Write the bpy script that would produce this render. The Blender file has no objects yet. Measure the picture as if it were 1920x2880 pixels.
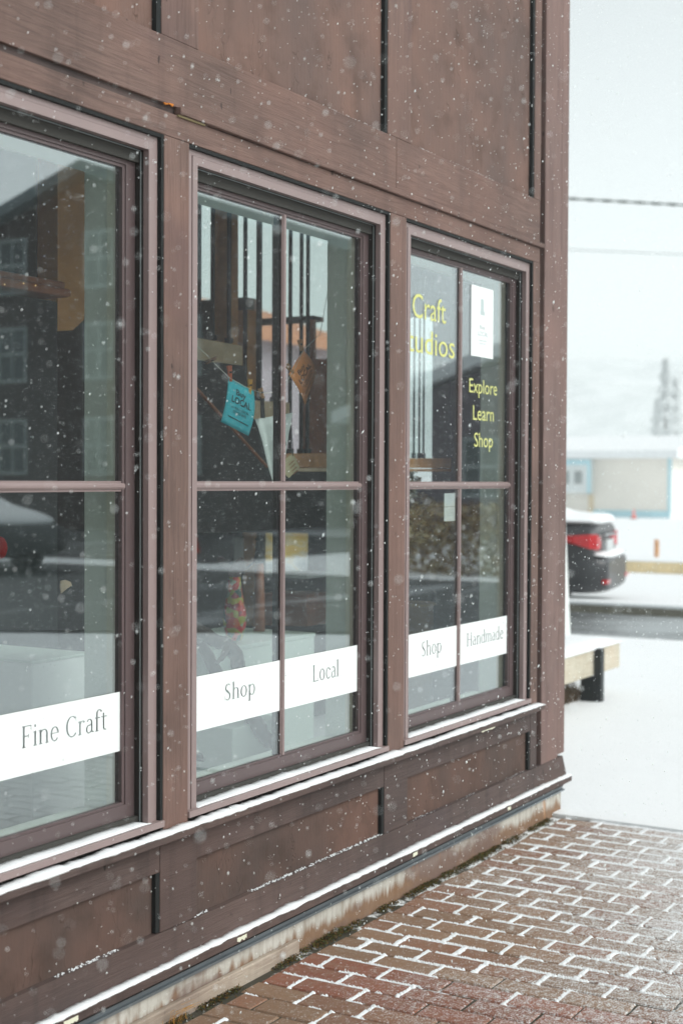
import bpy, bmesh, math, random
import numpy as np
from mathutils import Vector, Matrix, geometry, noise
random.seed(7); rng = np.random.default_rng(7)
R = math.radians
sc = bpy.context.scene
C = sc.collection

# ---------------------------------------------------------------- camera
YAW, PITCH, ROLL, FPX = R(30.265), R(-1.3046), R(0.257), 4032.3
CAM = Vector((0, -2.4714, 1.55))
FW = Vector((math.cos(YAW) * math.cos(PITCH), math.sin(YAW) * math.cos(PITCH), math.sin(PITCH)))
r0 = Vector((math.sin(YAW), -math.cos(YAW), 0)); u0 = r0.cross(FW)
RT = r0 * math.cos(ROLL) + u0 * math.sin(ROLL); UP = -r0 * math.sin(ROLL) + u0 * math.cos(ROLL)
cam = bpy.data.objects.new("camera", bpy.data.cameras.new("camera")); C.objects.link(cam); sc.camera = cam
cam.matrix_world = Matrix(((RT.x, UP.x, -FW.x, CAM.x), (RT.y, UP.y, -FW.y, CAM.y), (RT.z, UP.z, -FW.z, CAM.z), (0, 0, 0, 1)))
cam.data.sensor_fit = 'VERTICAL'; cam.data.sensor_height = 36; cam.data.sensor_width = 24
cam.data.lens = FPX / 2880 * 36; cam.data.clip_end = 3000; cam.data.clip_start = 0.05
cam.data.dof.use_dof = True; cam.data.dof.focus_distance = 4.45; cam.data.dof.aperture_fstop = 2.8

def at(x, y, ax, c):
    """point of the photograph (1920x2880 pixels) on the plane axis=c"""
    D = FW + RT * ((x - 960) / FPX) - UP * ((y - 1440) / FPX)
    return CAM + D * ((c - CAM[ax]) / D[ax])

# ---------------------------------------------------------------- light
w = bpy.data.worlds.new("World"); sc.world = w; w.use_nodes = True
nt = w.node_tree; nt.nodes.clear()
o_ = nt.nodes.new("ShaderNodeOutputWorld"); bg = nt.nodes.new("ShaderNodeBackground")
sky = nt.nodes.new("ShaderNodeTexSky"); sky.sky_type = 'NISHITA'; sky.sun_disc = False
SUN_EL, SUN_AZ = 40, 165
sky.sun_elevation = R(SUN_EL); sky.sun_rotation = R(SUN_AZ); sky.dust_density = 1.0; sky.air_density = 1.0; sky.ozone_density = 1
hs = nt.nodes.new("ShaderNodeHueSaturation"); hs.inputs['Saturation'].default_value = 0.10
nt.links.new(sky.outputs[0], hs.inputs['Color']); tn = nt.nodes.new('ShaderNodeMix'); tn.data_type = 'RGBA'; tn.blend_type = 'MULTIPLY'; tn.inputs[0].default_value = 1; tn.inputs[7].default_value = (.94, 1, .985, 1); nt.links.new(hs.outputs[0], tn.inputs[6]); nt.links.new(tn.outputs[2], bg.inputs[0]); nt.links.new(bg.outputs[0], o_.inputs[0])
bg.inputs[1].default_value = 0.15
sd = bpy.data.lights.new("sun", 'SUN'); sd.energy = 1.5; sd.angle = R(40); sd.color = (1, 0.98, 0.95)
sun = bpy.data.objects.new("sun", sd); C.objects.link(sun)
az = R(90 - SUN_AZ)   # direction towards the sun in the XY plane (sky rotation is clockwise from +Y)
sdir = Vector((math.cos(az) * math.cos(R(SUN_EL)), math.sin(az) * math.cos(R(SUN_EL)), math.sin(R(SUN_EL))))
sdir = Vector((math.sin(R(SUN_AZ)) * math.cos(R(SUN_EL)), math.cos(R(SUN_AZ)) * math.cos(R(SUN_EL)), math.sin(R(SUN_EL))))
sun.rotation_euler = sdir.to_track_quat('Z', 'Y').to_euler()
sc.view_settings.view_transform = 'Standard'; sc.view_settings.look = 'None'; sc.view_settings.gamma = 1
sc.view_settings.exposure = 0.5
cy = sc.cycles
cy.max_bounces = 10; cy.diffuse_bounces = 4; cy.glossy_bounces = 4; cy.transparent_max_bounces = 16; cy.volume_bounces = 1
cy.use_denoising = True; cy.caustics_reflective = False; cy.caustics_refractive = False
cy.volume_step_rate = 1; cy.sample_clamp_indirect = 8

# ---------------------------------------------------------------- materials
class M:
    def __init__(s, name):
        s.m = bpy.data.materials.new(name); s.m.use_nodes = True; s.t = s.m.node_tree
        s.b = s.t.nodes["Principled BSDF"]; s.out = s.t.nodes["Material Output"]
    def n(s, typ, **kw):
        x = s.t.nodes.new("ShaderNode" + typ)
        for k, v in kw.items():
            if hasattr(x, k) and k not in x.inputs: setattr(x, k, v)
            else: x.inputs[k].default_value = v
        return x
    def l(s, a, b): s.t.links.new(a, b)
    def coord(s, scale=(1, 1, 1), kind='Object'):
        c = s.n("TexCoord"); mp = s.n("Mapping"); mp.inputs['Scale'].default_value = scale
        s.l(c.outputs[kind], mp.inputs[0]); return mp.outputs[0]
    def noise(s, vec, scale, detail=4, rough=.6, dist=0):
        x = s.n("TexNoise"); x.inputs['Scale'].default_value = scale; x.inputs['Detail'].default_value = detail
        x.inputs['Roughness'].default_value = rough; x.inputs['Distortion'].default_value = dist; s.l(vec, x.inputs['Vector']); return x.outputs[0]
    def ramp(s, fac, stops):
        x = s.n("ValToRGB"); e = x.color_ramp.elements
        while len(e) < len(stops): e.new(0.5)
        for i, (p, c) in enumerate(stops):
            e[i].position = p; e[i].color = (c, c, c, 1) if isinstance(c, (int, float)) else (*c, 1)
        s.l(fac, x.inputs[0]); return x.outputs[0]
    def mix(s, fac, a, b, mode='MIX'):
        x = s.n("Mix"); x.data_type = 'RGBA'; x.blend_type = mode; x.clamp_factor = True
        for v, i in ((fac, 0), (a, 6), (b, 7)):
            if isinstance(v, (int, float)): x.inputs[i].default_value = v
            elif isinstance(v, tuple): x.inputs[i].default_value = (*v, 1)
            else: s.l(v, x.inputs[i])
        return x.outputs[2]
    def math(s, op, a, b=0.0, c=0.0):
        x = s.n("Math", operation=op)
        for v, i in ((a, 0), (b, 1), (c, 2)):
            if isinstance(v, (int, float)): x.inputs[i].default_value = v
            else: s.l(v, x.inputs[i])
        return x.outputs[0]
    def col(s, v):
        if isinstance(v, tuple): s.b.inputs['Base Color'].default_value = (*v, 1)
        else: s.l(v, s.b.inputs['Base Color'])
    def bump(s, h, strength=.3, dist=.01):
        x = s.n("Bump"); x.inputs['Strength'].default_value = strength; x.inputs['Distance'].default_value = dist
        s.l(h, x.inputs['Height']); s.l(x.outputs[0], s.b.inputs['Normal'])
    def rough(s, v):
        if isinstance(v, (int, float)): s.b.inputs['Roughness'].default_value = v
        else: s.l(v, s.b.inputs['Roughness'])

def plain(name, c, rough=.6, metal=0, var=.15, scale=8, bump=0, spec=.4):
    m = M(name); v = m.coord()
    f = m.noise(v, scale, 5)
    lo = tuple(x * (1 - var) for x in c); hi = tuple(min(1, x * (1 + var)) for x in c)
    m.col(m.mix(m.ramp(f, [(.3, 0.), (.7, 1.)]), lo, hi)); m.rough(rough); m.b.inputs['Metallic'].default_value = metal
    m.b.inputs['Specular IOR Level'].default_value = spec
    if bump: m.bump(m.noise(v, scale * 6, 6), bump, .004)
    return m.m

def wood_paint(name, c1, c2, dark, stretch, grain=.55, spec=.25, streak=.5):
    """weathered painted board: grain runs along `stretch`, with blotches, water streaks and nail knots"""
    m = M(name)
    sc_ = [26, 26, 26]; sc_[stretch] = 1.3
    g = m.noise(m.coord(tuple(sc_)), 2.2, 9, .68, 1.6)
    fine = [220, 220, 220]; fine[stretch] = 14
    g2 = m.noise(m.coord(tuple(fine)), 1.0, 3, .6)
    o = m.coord()
    blot = m.noise(o, 2.3, 6, .62, .4)
    base = m.mix(m.ramp(blot, [(.34, 0.), (.66, 1.)]), c1, c2)
    base = m.mix(m.math('MULTIPLY', m.ramp(g, [(.36, 1.), (.56, 0.)]), .45), base, dark)
    big = m.noise(m.coord((1, 1, 1)), .9, 4, .6, .6); base = m.mix(m.math('MULTIPLY', m.ramp(big, [(.42, 0.), (.66, 1.)]), .45), base, tuple(x * k for x, k in zip(c2, (1.12, .96, .90))))
    vio = m.noise(o, 1.7, 3); base = m.mix(m.math('MULTIPLY', m.ramp(vio, [(.55, 0.), (.7, 1.)]), .35), base, (dark[0] * 1.9, dark[1] * 1.8, dark[2] * 2.2))
    stc = m.noise(m.coord((9, 9, .8)), 1.6, 5, .6)
    base = m.mix(m.math('MULTIPLY', m.ramp(stc, [(.52, 0.), (.72, 1.)]), streak * .55), base, dark)
    kn = m.noise(m.coord((1, 1, .45)), 34, 1, .4)
    base = m.mix(m.math('MULTIPLY', m.ramp(kn, [(.745, 0.), (.775, 1.)]), .75), base, tuple(x * .35 for x in dark))
    m.col(base); m.rough(m.ramp(blot, [(.2, .62), (.8, .82)])); m.b.inputs['Specular IOR Level'].default_value = spec
    m.bump(m.math('ADD', m.math('MULTIPLY', g, 1.), m.math('MULTIPLY', g2, .35)), grain, .006)
    return m.m

def panel_mat(name, c1, c2, dark):
    """plywood panel, reddish brown, with long vertical weather checks"""
    m = M(name); o = m.coord()
    blot = m.noise(m.coord((1, 1, .7)), 1.9, 5, .6, .3)
    base = m.mix(m.ramp(blot, [(.36, 0.), (.64, 1.)]), c1, c2)
    warp = m.noise(m.coord((9, 9, 4.2)), 1.5, 3, .55, 1.0)
    v = m.n("TexVoronoi", feature='DISTANCE_TO_EDGE'); v.inputs['Scale'].default_value = 1
    mp = m.n("Mapping"); mp.inputs['Scale'].default_value = (34, 34, 4.6)
    ad = m.n("VectorMath", operation='ADD'); c = m.n("TexCoord"); sv = m.n("VectorMath", operation='SCALE'); sv.inputs[3].default_value = .05
    nz = m.n("TexNoise"); nz.inputs['Scale'].default_value = 16; m.l(c.outputs['Object'], nz.inputs['Vector'])
    m.l(nz.outputs['Color'], sv.inputs[0]); m.l(c.outputs['Object'], ad.inputs[0]); m.l(sv.outputs[0], ad.inputs[1])
    m.l(ad.outputs[0], mp.inputs[0]); m.l(mp.outputs[0], v.inputs['Vector'])
    crack = m.ramp(v.outputs['Distance'], [(.0, 1.), (.035, 0.)])
    gate = m.ramp(m.noise(m.coord((5, 5, 1.6)), 2.4, 3), [(.50, 0.), (.62, 1.)])
    ck = m.math('MULTIPLY', crack, gate)
    ripple = m.noise(m.coord((60, 60, 5)), 1.0, 4, .6, .8)
    base = m.mix(m.math('MULTIPLY', ck, .6), base, dark)
    base = m.mix(m.math('MULTIPLY', m.ramp(m.noise(o, 7, 6), [(.5, 0.), (.7, 1.)]), .5), base, dark)
    m.col(base); m.rough(.8); m.b.inputs['Specular IOR Level'].default_value = .2
    m.bump(m.math('SUBTRACT', m.math('ADD', m.math('MULTIPLY', ripple, .6), m.math('MULTIPLY', m.noise(o, 90, 4), .25)), m.math('MULTIPLY', ck, .9)), .42, .007)
    return m.m

def snow_mat(name, c=(.86, .88, .89), scale=40, strength=.25):
    m = M(name); o = m.coord()
    m.col(m.mix(m.noise(o, 3, 4), tuple(x * .96 for x in c), c)); m.rough(.75)
    m.b.inputs['Specular IOR Level'].default_value = .15
    m.b.inputs['Subsurface Weight'].default_value = 0
    m.bump(m.math('ADD', m.noise(o, scale, 6), m.math('MULTIPLY', m.noise(o, 2.0, 3), 3.0)), strength, .01)
    return m.m

BR1, BR2, BRD = (.124, .080, .067), (.208, .133, .111), (.048, .032, .029)
MT = dict(
    board_h=wood_paint("brown_paint_horizontal", BR1, BR2, BRD, 0),
    board_v=wood_paint("brown_paint_vertical", BR1, BR2, BRD, 2),
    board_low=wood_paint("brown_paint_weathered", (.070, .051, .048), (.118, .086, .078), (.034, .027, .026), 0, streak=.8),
    corner=wood_paint("brown_paint_corner", (.165, .112, .100), (.225, .152, .136), (.085, .052, .046), 2, streak=1.0),
    panel_low=panel_mat("dark_red_brown_plywood", (.086, .061, .053), (.142, .082, .064), (.04, .026, .02)),  # darker version of the upper panels' plywood
    panel=panel_mat("red_brown_plywood", (.130, .090, .079), (.196, .116, .092), (.06, .038, .03)),
    flange=plain("mauve_cladding", (.262, .195, .187), .38, 0, .07, 3, 0, .5),
    sash=plain("plum_cladding", (.110, .078, .078), .4, 0, .08, 3, 0, .5),
    jamb=plain("dark_jamb", (.026, .023, .021), .5, 0, .1),
    track=plain("pale_track", (.25, .28, .28), .4, 0, .1),
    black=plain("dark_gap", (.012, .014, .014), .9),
    snow=snow_mat("snow"),
    reveal=plain("pale_green_plaster", (.74, .80, .71), .7, 0, .04, 2),
    reveal2=plain("cream_casing", (.78, .78, .62), .6, 0, .04, 2),
    flashing=plain("zinc_flashing", (.22, .25, .27), .45, .6, .15, 5),
    teak=plain("orange_wood", (.62, .30, .12), .5, 0, .25, 14, .2),
    tanwood=plain("tan_wood", (.72, .54, .36), .6, 0, .2, 12, .2),
    redwood=plain("red_brown_wood", (.38, .14, .07), .5, 0, .2, 8, .2),
    iron=plain("black_iron", (.02, .026, .028), .45),
    charcoal=plain("charcoal_panel", (.014, .018, .020), .6, 0, .15, 3),
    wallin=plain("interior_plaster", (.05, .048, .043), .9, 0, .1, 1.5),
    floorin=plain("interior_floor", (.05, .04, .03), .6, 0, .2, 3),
    white=plain("white_paint", (.74, .76, .74), .6, 0, .04, 4),
    sage=plain("sage_pedestal", (.60, .68, .61), .6, 0, .05, 3),
    tealc=plain("teal_card", (.03, .42, .50), .7, 0, .05),
    orangec=plain("orange_card", (1.0, .36, .11), .7, 0, .05),
    ink=plain("black_ink", (.015, .015, .018), .8),
    string=plain("cotton_string", (.62, .60, .52), .9),
    pegn=plain("natural_peg_wood", (.50, .27, .12), .6), pego=plain("yellow_peg_wood", (.72, .38, .07), .6), pegr=plain("red_peg_wood", (.60, .16, .08), .6), pegd=plain("old_peg_wood", (.16, .09, .06), .7),
    cloth=plain("white_cloth", (.78, .82, .80), .9, 0, .04, 30, .1),
    strap=plain("black_strap", (.02, .02, .022), .8),
    tag=plain("kraft_tag", (.62, .53, .33), .8, 0, .1, 20),
    driftwood=plain("driftwood", (.035, .022, .014), .7, 0, .5, 16, .6),
    yellowtext=plain("yellow_vinyl", (.62, .63, .22), .5, 0, .03),
    paper=plain("white_paper", (.82, .84, .83), .8, 0, .03),
    greyprint=plain("grey_print", (.45, .52, .52), .8),
    asphalt=None,
)
def vinyl():
    m = M("white_vinyl"); m.col((.84, .87, .86)); m.rough(.5); return m.m
MT['vinyl'] = vinyl()

def glass_mat(name, ior, tint=(.965, 1, .99), dirt=True):
    m = M(name); t = m.t
    # Schlick reflectance that works from either side of the pane (ior = reflectance at normal incidence)
    ge = m.n("NewGeometry"); dp = m.n("VectorMath", operation='DOT_PRODUCT')
    m.l(ge.outputs['Incoming'], dp.inputs[0]); m.l(ge.outputs['Normal'], dp.inputs[1])
    cth = m.math('ABSOLUTE', dp.outputs['Value'])
    fr_ = m.math('ADD', ior, m.math('MULTIPLY', m.math('POWER', m.math('SUBTRACT', 1.0, cth), 4.0), 1 - ior))
    tr = m.n("BsdfTransparent"); tr.inputs[0].default_value = (*tint, 1)
    gl = m.n("BsdfGlossy"); gl.inputs['Roughness'].default_value = .012; gl.inputs[0].default_value = (.93, .97, 1, 1)
    # a faint waviness, as in real panes
    bp = m.n("Bump"); bp.inputs['Strength'].default_value = .05; bp.inputs['Distance'].default_value = .002
    m.l(m.noise(m.coord(), 1.4, 2), bp.inputs['Height']); m.l(bp.outputs[0], gl.inputs['Normal'])
    mx = m.n("MixShader"); m.l(fr_, mx.inputs[0]); m.l(tr.outputs[0], mx.inputs[1]); m.l(gl.outputs[0], mx.inputs[2])
    last = mx.outputs[0]
    if dirt:
        df = m.n("BsdfDiffuse"); df.inputs[0].default_value = (.75, .8, .8, 1)
        m2 = m.n("MixShader")
        spots = m.ramp(m.noise(m.coord(), 150, 2, .5), [(.73, 0.), (.76, .55)])
        film = m.ramp(m.noise(m.coord(), 2.5, 4), [(.35, .0), (.8, .006)])
        m.l(m.math('MAXIMUM', spots, film), m2.inputs[0]); m.l(last, m2.inputs[1]); m.l(df.outputs[0], m2.inputs[2]); last = m2.outputs[0]
    m.l(last, m.out.inputs['Surface']); return m.m
MT['glass'] = glass_mat("window_glass", .175)
MT['farglass'] = plain("dark_far_glass", (.05, .07, .075), .1, 0, .1)

def concrete_mat():
    m = M("stained_foundation_concrete")
    o = m.coord()
    base = m.mix(m.noise(o, 6, 6), (.42, .40, .35), (.62, .60, .55))
    st = m.ramp(m.noise(m.coord((22, 22, 1.2)), 1.5, 5), [(.45, 0.), (.68, 1.)])
    base = m.mix(m.math('MULTIPLY', st, .55), base, (.20, .15, .10))
    sepx = m.n("SeparateXYZ"); m.l(m.coord(), sepx.inputs[0])
    # rust brown stain creeping up from the soil line, and big old damp patches
    up = m.math('ADD', m.math('MULTIPLY', sepx.outputs[2], -18), m.math('MULTIPLY', m.noise(m.coord((14, 14, 2)), 2, 5), 2.4))
    base = m.mix(m.ramp(up, [(-.0, 0.), (.55, .9)]), base, (.20, .10, .045))
    pt = m.ramp(m.noise(m.coord((1, 1, 2.6)), 1.7, 5), [(.47, 0.), (.57, .85)])
    base = m.mix(pt, base, (.17, .11, .09))
    rust = m.ramp(m.noise(m.coord((3, 3, .9)), 2.6, 4), [(.60, 0.), (.70, .8)]); base = m.mix(rust, base, (.48, .22, .08))
    m.col(base); m.rough(.9); m.bump(m.noise(o, 40, 8), .5, .006); return m.m
MT['concrete'] = concrete_mat()

# ---------------------------------------------------------------- mesh helpers
def bm_new(): return bmesh.new()
def box(bm, x0, x1, y0, y1, z0, z1, mi=0, bev=0):
    r = bmesh.ops.create_cube(bm, size=1, matrix=Matrix.Translation(((x0 + x1) / 2, (y0 + y1) / 2, (z0 + z1) / 2)) @ Matrix.Diagonal((abs(x1 - x0), abs(y1 - y0), abs(z1 - z0), 1)))
    fs = {f for v in r['verts'] for f in v.link_faces}
    for f in fs: f.material_index = mi
    if bev:
        es = list({e for f in fs for e in f.edges})
        q = bmesh.ops.bevel(bm, geom=es, offset=bev, segments=2, affect='EDGES', profile=.5)
        for f in q['faces']: f.material_index = mi
    return bm
def quad(bm, pts, mi=0):
    f = bm.faces.new([bm.verts.new(p) for p in pts]); f.material_index = mi; return f
def prism(bm, pts, d, mi=0):
    """closed outline pts (3D) pushed along vector d"""
    d = Vector(d); a = [bm.verts.new(p) for p in pts]; b = [bm.verts.new(Vector(p) + d) for p in pts]; n = len(a)
    fs = [bm.faces.new(a), bm.faces.new(b[::-1])]
    for i in range(n): fs.append(bm.faces.new((a[(i + 1) % n], a[i], b[i], b[(i + 1) % n])))
    for f in fs: f.material_index = mi
def tube(bm, pts, rad, seg=8, mi=0, cap=True):
    pts = [Vector(p) for p in pts]; rings = []
    rad = rad if isinstance(rad, (list, tuple)) else [rad] * len(pts)
    for i, p in enumerate(pts):
        t = (pts[min(i + 1, len(pts) - 1)] - pts[max(i - 1, 0)]).normalized()
        a = t.cross(Vector((0, 0, 1))); a = a if a.length > .05 else t.cross(Vector((1, 0, 0))); a.normalize(); b = t.cross(a)
        rings.append([bm.verts.new(p + (a * math.cos(2 * math.pi * k / seg) + b * math.sin(2 * math.pi * k / seg)) * rad[i]) for k in range(seg)])
    for i in range(len(pts) - 1):
        for k in range(seg):
            f = bm.faces.new((rings[i][k], rings[i][(k + 1) % seg], rings[i + 1][(k + 1) % seg], rings[i + 1][k])); f.smooth = True; f.material_index = mi
    if cap:
        bm.faces.new(rings[0][::-1]).material_index = mi; bm.faces.new(rings[-1]).material_index = mi
def lathe(bm, prof, cx, cy, seg=32, mi=0, fn=None):
    rings = []
    for r, z in prof:
        ring = []
        for k in range(seg):
            a = 2 * math.pi * k / seg; rr, zz = (r, z) if fn is None else fn(r, z, a)
            ring.append(bm.verts.new((cx + rr * math.cos(a), cy + rr * math.sin(a), zz)))
        rings.append(ring)
    for i in range(len(rings) - 1):
        for k in range(seg):
            f = bm.faces.new((rings[i][k], rings[i][(k + 1) % seg], rings[i + 1][(k + 1) % seg], rings[i + 1][k])); f.smooth = True; f.material_index = mi
def sphere(bm, c, r, sub=2, mi=0, scale=(1, 1, 1), jit=0):
    q = bmesh.ops.create_icosphere(bm, subdivisions=sub, radius=1)
    for v in q['verts']:
        k = 1 + jit * noise.noise(v.co * 2.3 + Vector(c) * 7)
        v.co = Vector((v.co.x * r * scale[0] * k, v.co.y * r * scale[1] * k, v.co.z * r * scale[2] * k)) + Vector(c)
        for f in v.link_faces: f.smooth = True; f.material_index = mi
def empty(name, loc=(0, 0, 0), label=None, cat=None, group=None, parent=None, kind=None):
    o = bpy.data.objects.new(name, None); C.objects.link(o); o.empty_display_size = .2
    if parent: o.parent = parent; o.location = Vector(loc)
    else: o.location = loc
    tag(o, label, cat, group, kind); return o
def tag(o, label=None, cat=None, group=None, kind=None):
    if label: o['label'] = label
    if cat: o['category'] = cat
    if group: o['group'] = group
    if kind: o['kind'] = kind
    return o
def wloc(o):
    l = Vector((0, 0, 0))
    while o: l += o.location; o = o.parent
    return l
def obj(name, bm, mats, parent=None, smooth=False, origin=None, recalc=True):
    """bm is in world coordinates; becomes ONE mesh object"""
    if recalc: bmesh.ops.recalc_face_normals(bm, faces=bm.faces)
    me = bpy.data.meshes.new(name)
    loc = wloc(parent) if parent else Vector((0, 0, 0))
    org = Vector(origin) - loc if origin is not None else Vector((0, 0, 0))
    bmesh.ops.translate(bm, verts=bm.verts, vec=-(loc + org))
    bm.to_mesh(me); bm.free()
    for m in (mats if isinstance(mats, (list, tuple)) else [mats]): me.materials.append(m)
    if smooth:
        for p in me.polygons: p.use_smooth = True
    o = bpy.data.objects.new(name, me); C.objects.link(o); o.location = org
    if parent: o.parent = parent
    return o
def mesh_from(name, verts, faces, mat, parent=None):
    me = bpy.data.meshes.new(name); me.from_pydata([tuple(v) for v in verts], [], faces); me.update()
    me.materials.append(mat); o = bpy.data.objects.new(name, me); C.objects.link(o)
    if parent: o.parent = parent
    return o

# ---------------------------------------------------------------- serif lettering (own glyph outlines, cut out of the vinyl)
XH, CAPH, ASC, DSC = .45, .66, .70, -.22
def g_rect(x0, x1, y0, y1): return [(x0, y0), (x1, y0), (x1, y1), (x0, y1)]
def g_arc(cx, cy, rx, ry, a0, a1, wside=.092, wtop=.036, n=18):
    out = []; A = [R(a0 + (a1 - a0) * i / n) for i in range(n + 1)]
    irx, iry = rx - wside, ry - wtop
    for p, q in zip(A[:-1], A[1:]):
        out.append([(cx + rx * math.cos(p), cy + ry * math.sin(p)), (cx + rx * math.cos(q), cy + ry * math.sin(q)), (cx + irx * math.cos(q), cy + iry * math.sin(q)), (cx + irx * math.cos(p), cy + iry * math.sin(p))])
    return out
def g_line(p, q, w0, w1=None):
    w1 = w0 if w1 is None else w1
    d = Vector((q[0] - p[0], q[1] - p[1])).normalized(); n = Vector((-d.y, d.x))
    return [(p[0] + n.x * w0 / 2, p[1] + n.y * w0 / 2), (p[0] - n.x * w0 / 2, p[1] - n.y * w0 / 2), (q[0] - n.x * w1 / 2, q[1] - n.y * w1 / 2), (q[0] + n.x * w1 / 2, q[1] + n.y * w1 / 2)]
def g_serif(x, y, hw=.085, t=.026): return g_rect(x - hw, x + hw, y, y + t)
def stem(x, y0, y1, w=.084, top=True, bot=True, flag=False):
    o = [g_rect(x - w / 2, x + w / 2, y0, y1)]
    if bot: o.append(g_serif(x, y0))
    if top: o.append(g_serif(x, y1 - .026))
    if flag: o.append([(x - w / 2 - .06, y1 - .05), (x + w / 2, y1 - .02), (x + w / 2, y1), (x - w / 2 - .06, y1 - .025)])
    return o
def glyph(c):
    if c == ' ': return [], .24
    if c == 'F': return stem(.13, 0, CAPH) + [g_rect(.1, .47, CAPH - .028, CAPH), g_rect(.45, .475, CAPH - .15, CAPH), g_rect(.14, .36, .33, .358), g_rect(.345, .365, .27, .42)], .53
    if c == 'L': return stem(.13, 0, CAPH) + [g_rect(.1, .50, 0, .028), g_rect(.475, .50, 0, .15)], .55
    if c == 'H': return stem(.13, 0, CAPH) + stem(.55, 0, CAPH) + [g_rect(.13, .55, .32, .35)], .70
    if c == 'C': return g_arc(.36, CAPH / 2, .30, CAPH / 2 + .01, 48, 318, .09) + [g_rect(.545, .565, CAPH - .20, CAPH)], .63
    if c == 'S':
        return g_arc(.24, .49, .165, .18, 40, 265, .075, .028) + g_arc(.235, .165, .175, .175, -140, 88, .08, .028) + \
            [g_line((.16, .40), (.32, .27), .085), g_rect(.38, .40, .46, CAPH), g_rect(.055, .075, 0, .19)], .48
    if c == 'i': return stem(.12, 0, XH, top=False, flag=True) + g_arc(.12, .61, .045, .045, 0, 360, .044, .044, 10), .25
    if c == 'l': return stem(.12, 0, ASC, top=False, flag=True), .25
    if c == 'n': return stem(.12, 0, XH, top=False, flag=True) + stem(.42, 0, .32, top=False) + g_arc(.28, .30, .176, .155, 0, 150, .07, .03), .54
    if c == 'h': return stem(.12, 0, ASC, top=False, flag=True) + stem(.42, 0, .32, top=False) + g_arc(.28, .30, .176, .155, 0, 150, .07, .03), .54
    if c == 'm': return stem(.12, 0, XH, top=False, flag=True) + stem(.40, 0, .32, top=False) + stem(.68, 0, .32, top=False) + g_arc(.27, .30, .166, .155, 0, 150, .07, .03) + g_arc(.55, .30, .166, .155, 0, 150, .07, .03), .80
    if c == 'r': return stem(.12, 0, XH, top=False, flag=True) + g_arc(.25, .33, .12, .125, 60, 165, .05, .03) + g_arc(.32, .405, .04, .04, 0, 360, .039, .039, 8), .38
    if c == 'e': return g_arc(.25, XH / 2, .20, XH / 2 + .01, 5, 322, .075) + [g_rect(.10, .44, .24, .265)], .49
    if c == 'o': return g_arc(.26, XH / 2, .21, XH / 2 + .01, 0, 360, .075, .028, 28), .52
    if c == 'c': return g_arc(.25, XH / 2, .20, XH / 2 + .01, 45, 318, .075) + g_arc(.385, .355, .04, .04, 0, 360, .039, .039, 8), .45
    if c == 'a': return g_arc(.19, .13, .145, .14, 60, 330, .07, .028) + [g_line((.20, .255), (.34, .285), .03), g_rect(.30, .37, .03, .34), g_line((.335, .03), (.44, .02), .04)] + g_arc(.22, .31, .15, .15, 0, 150, .07, .03), .46
    if c == 'd': return g_arc(.23, XH / 2, .19, XH / 2 + .01, 40, 320, .075) + stem(.42, 0, ASC, top=False, bot=False, flag=True) + [g_rect(.42, .51, 0, .026)], .54
    if c == 'p': return g_arc(.29, XH / 2, .20, XH / 2 + .01, -140, 140, .075) + stem(.12, DSC, XH, top=False, flag=True), .53
    if c == 'f': return stem(.14, 0, .56, top=False) + g_arc(.26, .56, .155, .14, 40, 180, .072, .03) + [g_rect(.04, .30, XH - .028, XH)] + g_arc(.365, .635, .035, .035, 0, 360, .034, .034, 8), .33
    if c == 't': return [g_rect(.12, .19, .06, .56), g_rect(.04, .32, XH - .028, XH)] + g_arc(.245, .09, .125, .095, 180, 300, .07, .03), .35
    return [], .3
def serif_polys(text):
    x = 0; out = []
    for c in text:
        ps, adv = glyph(c); out += [[(px + x, py) for px, py in p] for p in ps]; x += adv
    return out, x
def cut_band(name, x0, x1, y, z0, z1, words, mat, parent):
    """white vinyl strip from x0..x1, z0..z1 on the glass, letters truly cut out. words: (text, xa, xb, base_z, cap_h)"""
    verts, faces = [(x0, z0), (x1, z0), (x1, z1), (x0, z1)], [[0, 1, 2, 3]]
    for text, xa, xb, bz, ch in words:
        ps, adv = serif_polys(text); sx = (xb - xa) / (adv - .08); sz = ch / CAPH
        for p in ps:
            q = [(xa + (a - .04) * sx, bz + b * sz) for a, b in p]
            ar = sum(q[i][0] * q[(i + 1) % len(q)][1] - q[(i + 1) % len(q)][0] * q[i][1] for i in range(len(q)))
            if ar < 0: q = q[::-1]
            faces.append(list(range(len(verts), len(verts) + len(q)))); verts += q
    # coordinates in centimetres keep the triangulation well conditioned
    vv, ee, ff, ov, oe, of = geometry.delaunay_2d_cdt([Vector((a * 100, b * 100)) for a, b in verts], [], faces, 1, 1e-4)
    def inside(p, q):
        c = False
        for i in range(len(q)):
            a, b = q[i], q[i - 1]
            if (a[1] > p[1]) != (b[1] > p[1]) and p[0] < (b[0] - a[0]) * (p[1] - a[1]) / (b[1] - a[1]) + a[0]: c = not c
        return c
    polys = [[(verts[i][0] * 100, verts[i][1] * 100) for i in f] for f in faces[1:]]
    keep = []
    for f in ff:
        ctr = sum((vv[i] for i in f), Vector((0, 0))) / len(f)
        if not any(inside(ctr, q) for q in polys): keep.append(f)
    o = mesh_from(name, [(v.x / 100, y, v.y / 100) for v in vv], keep, mat, parent)
    return o

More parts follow.
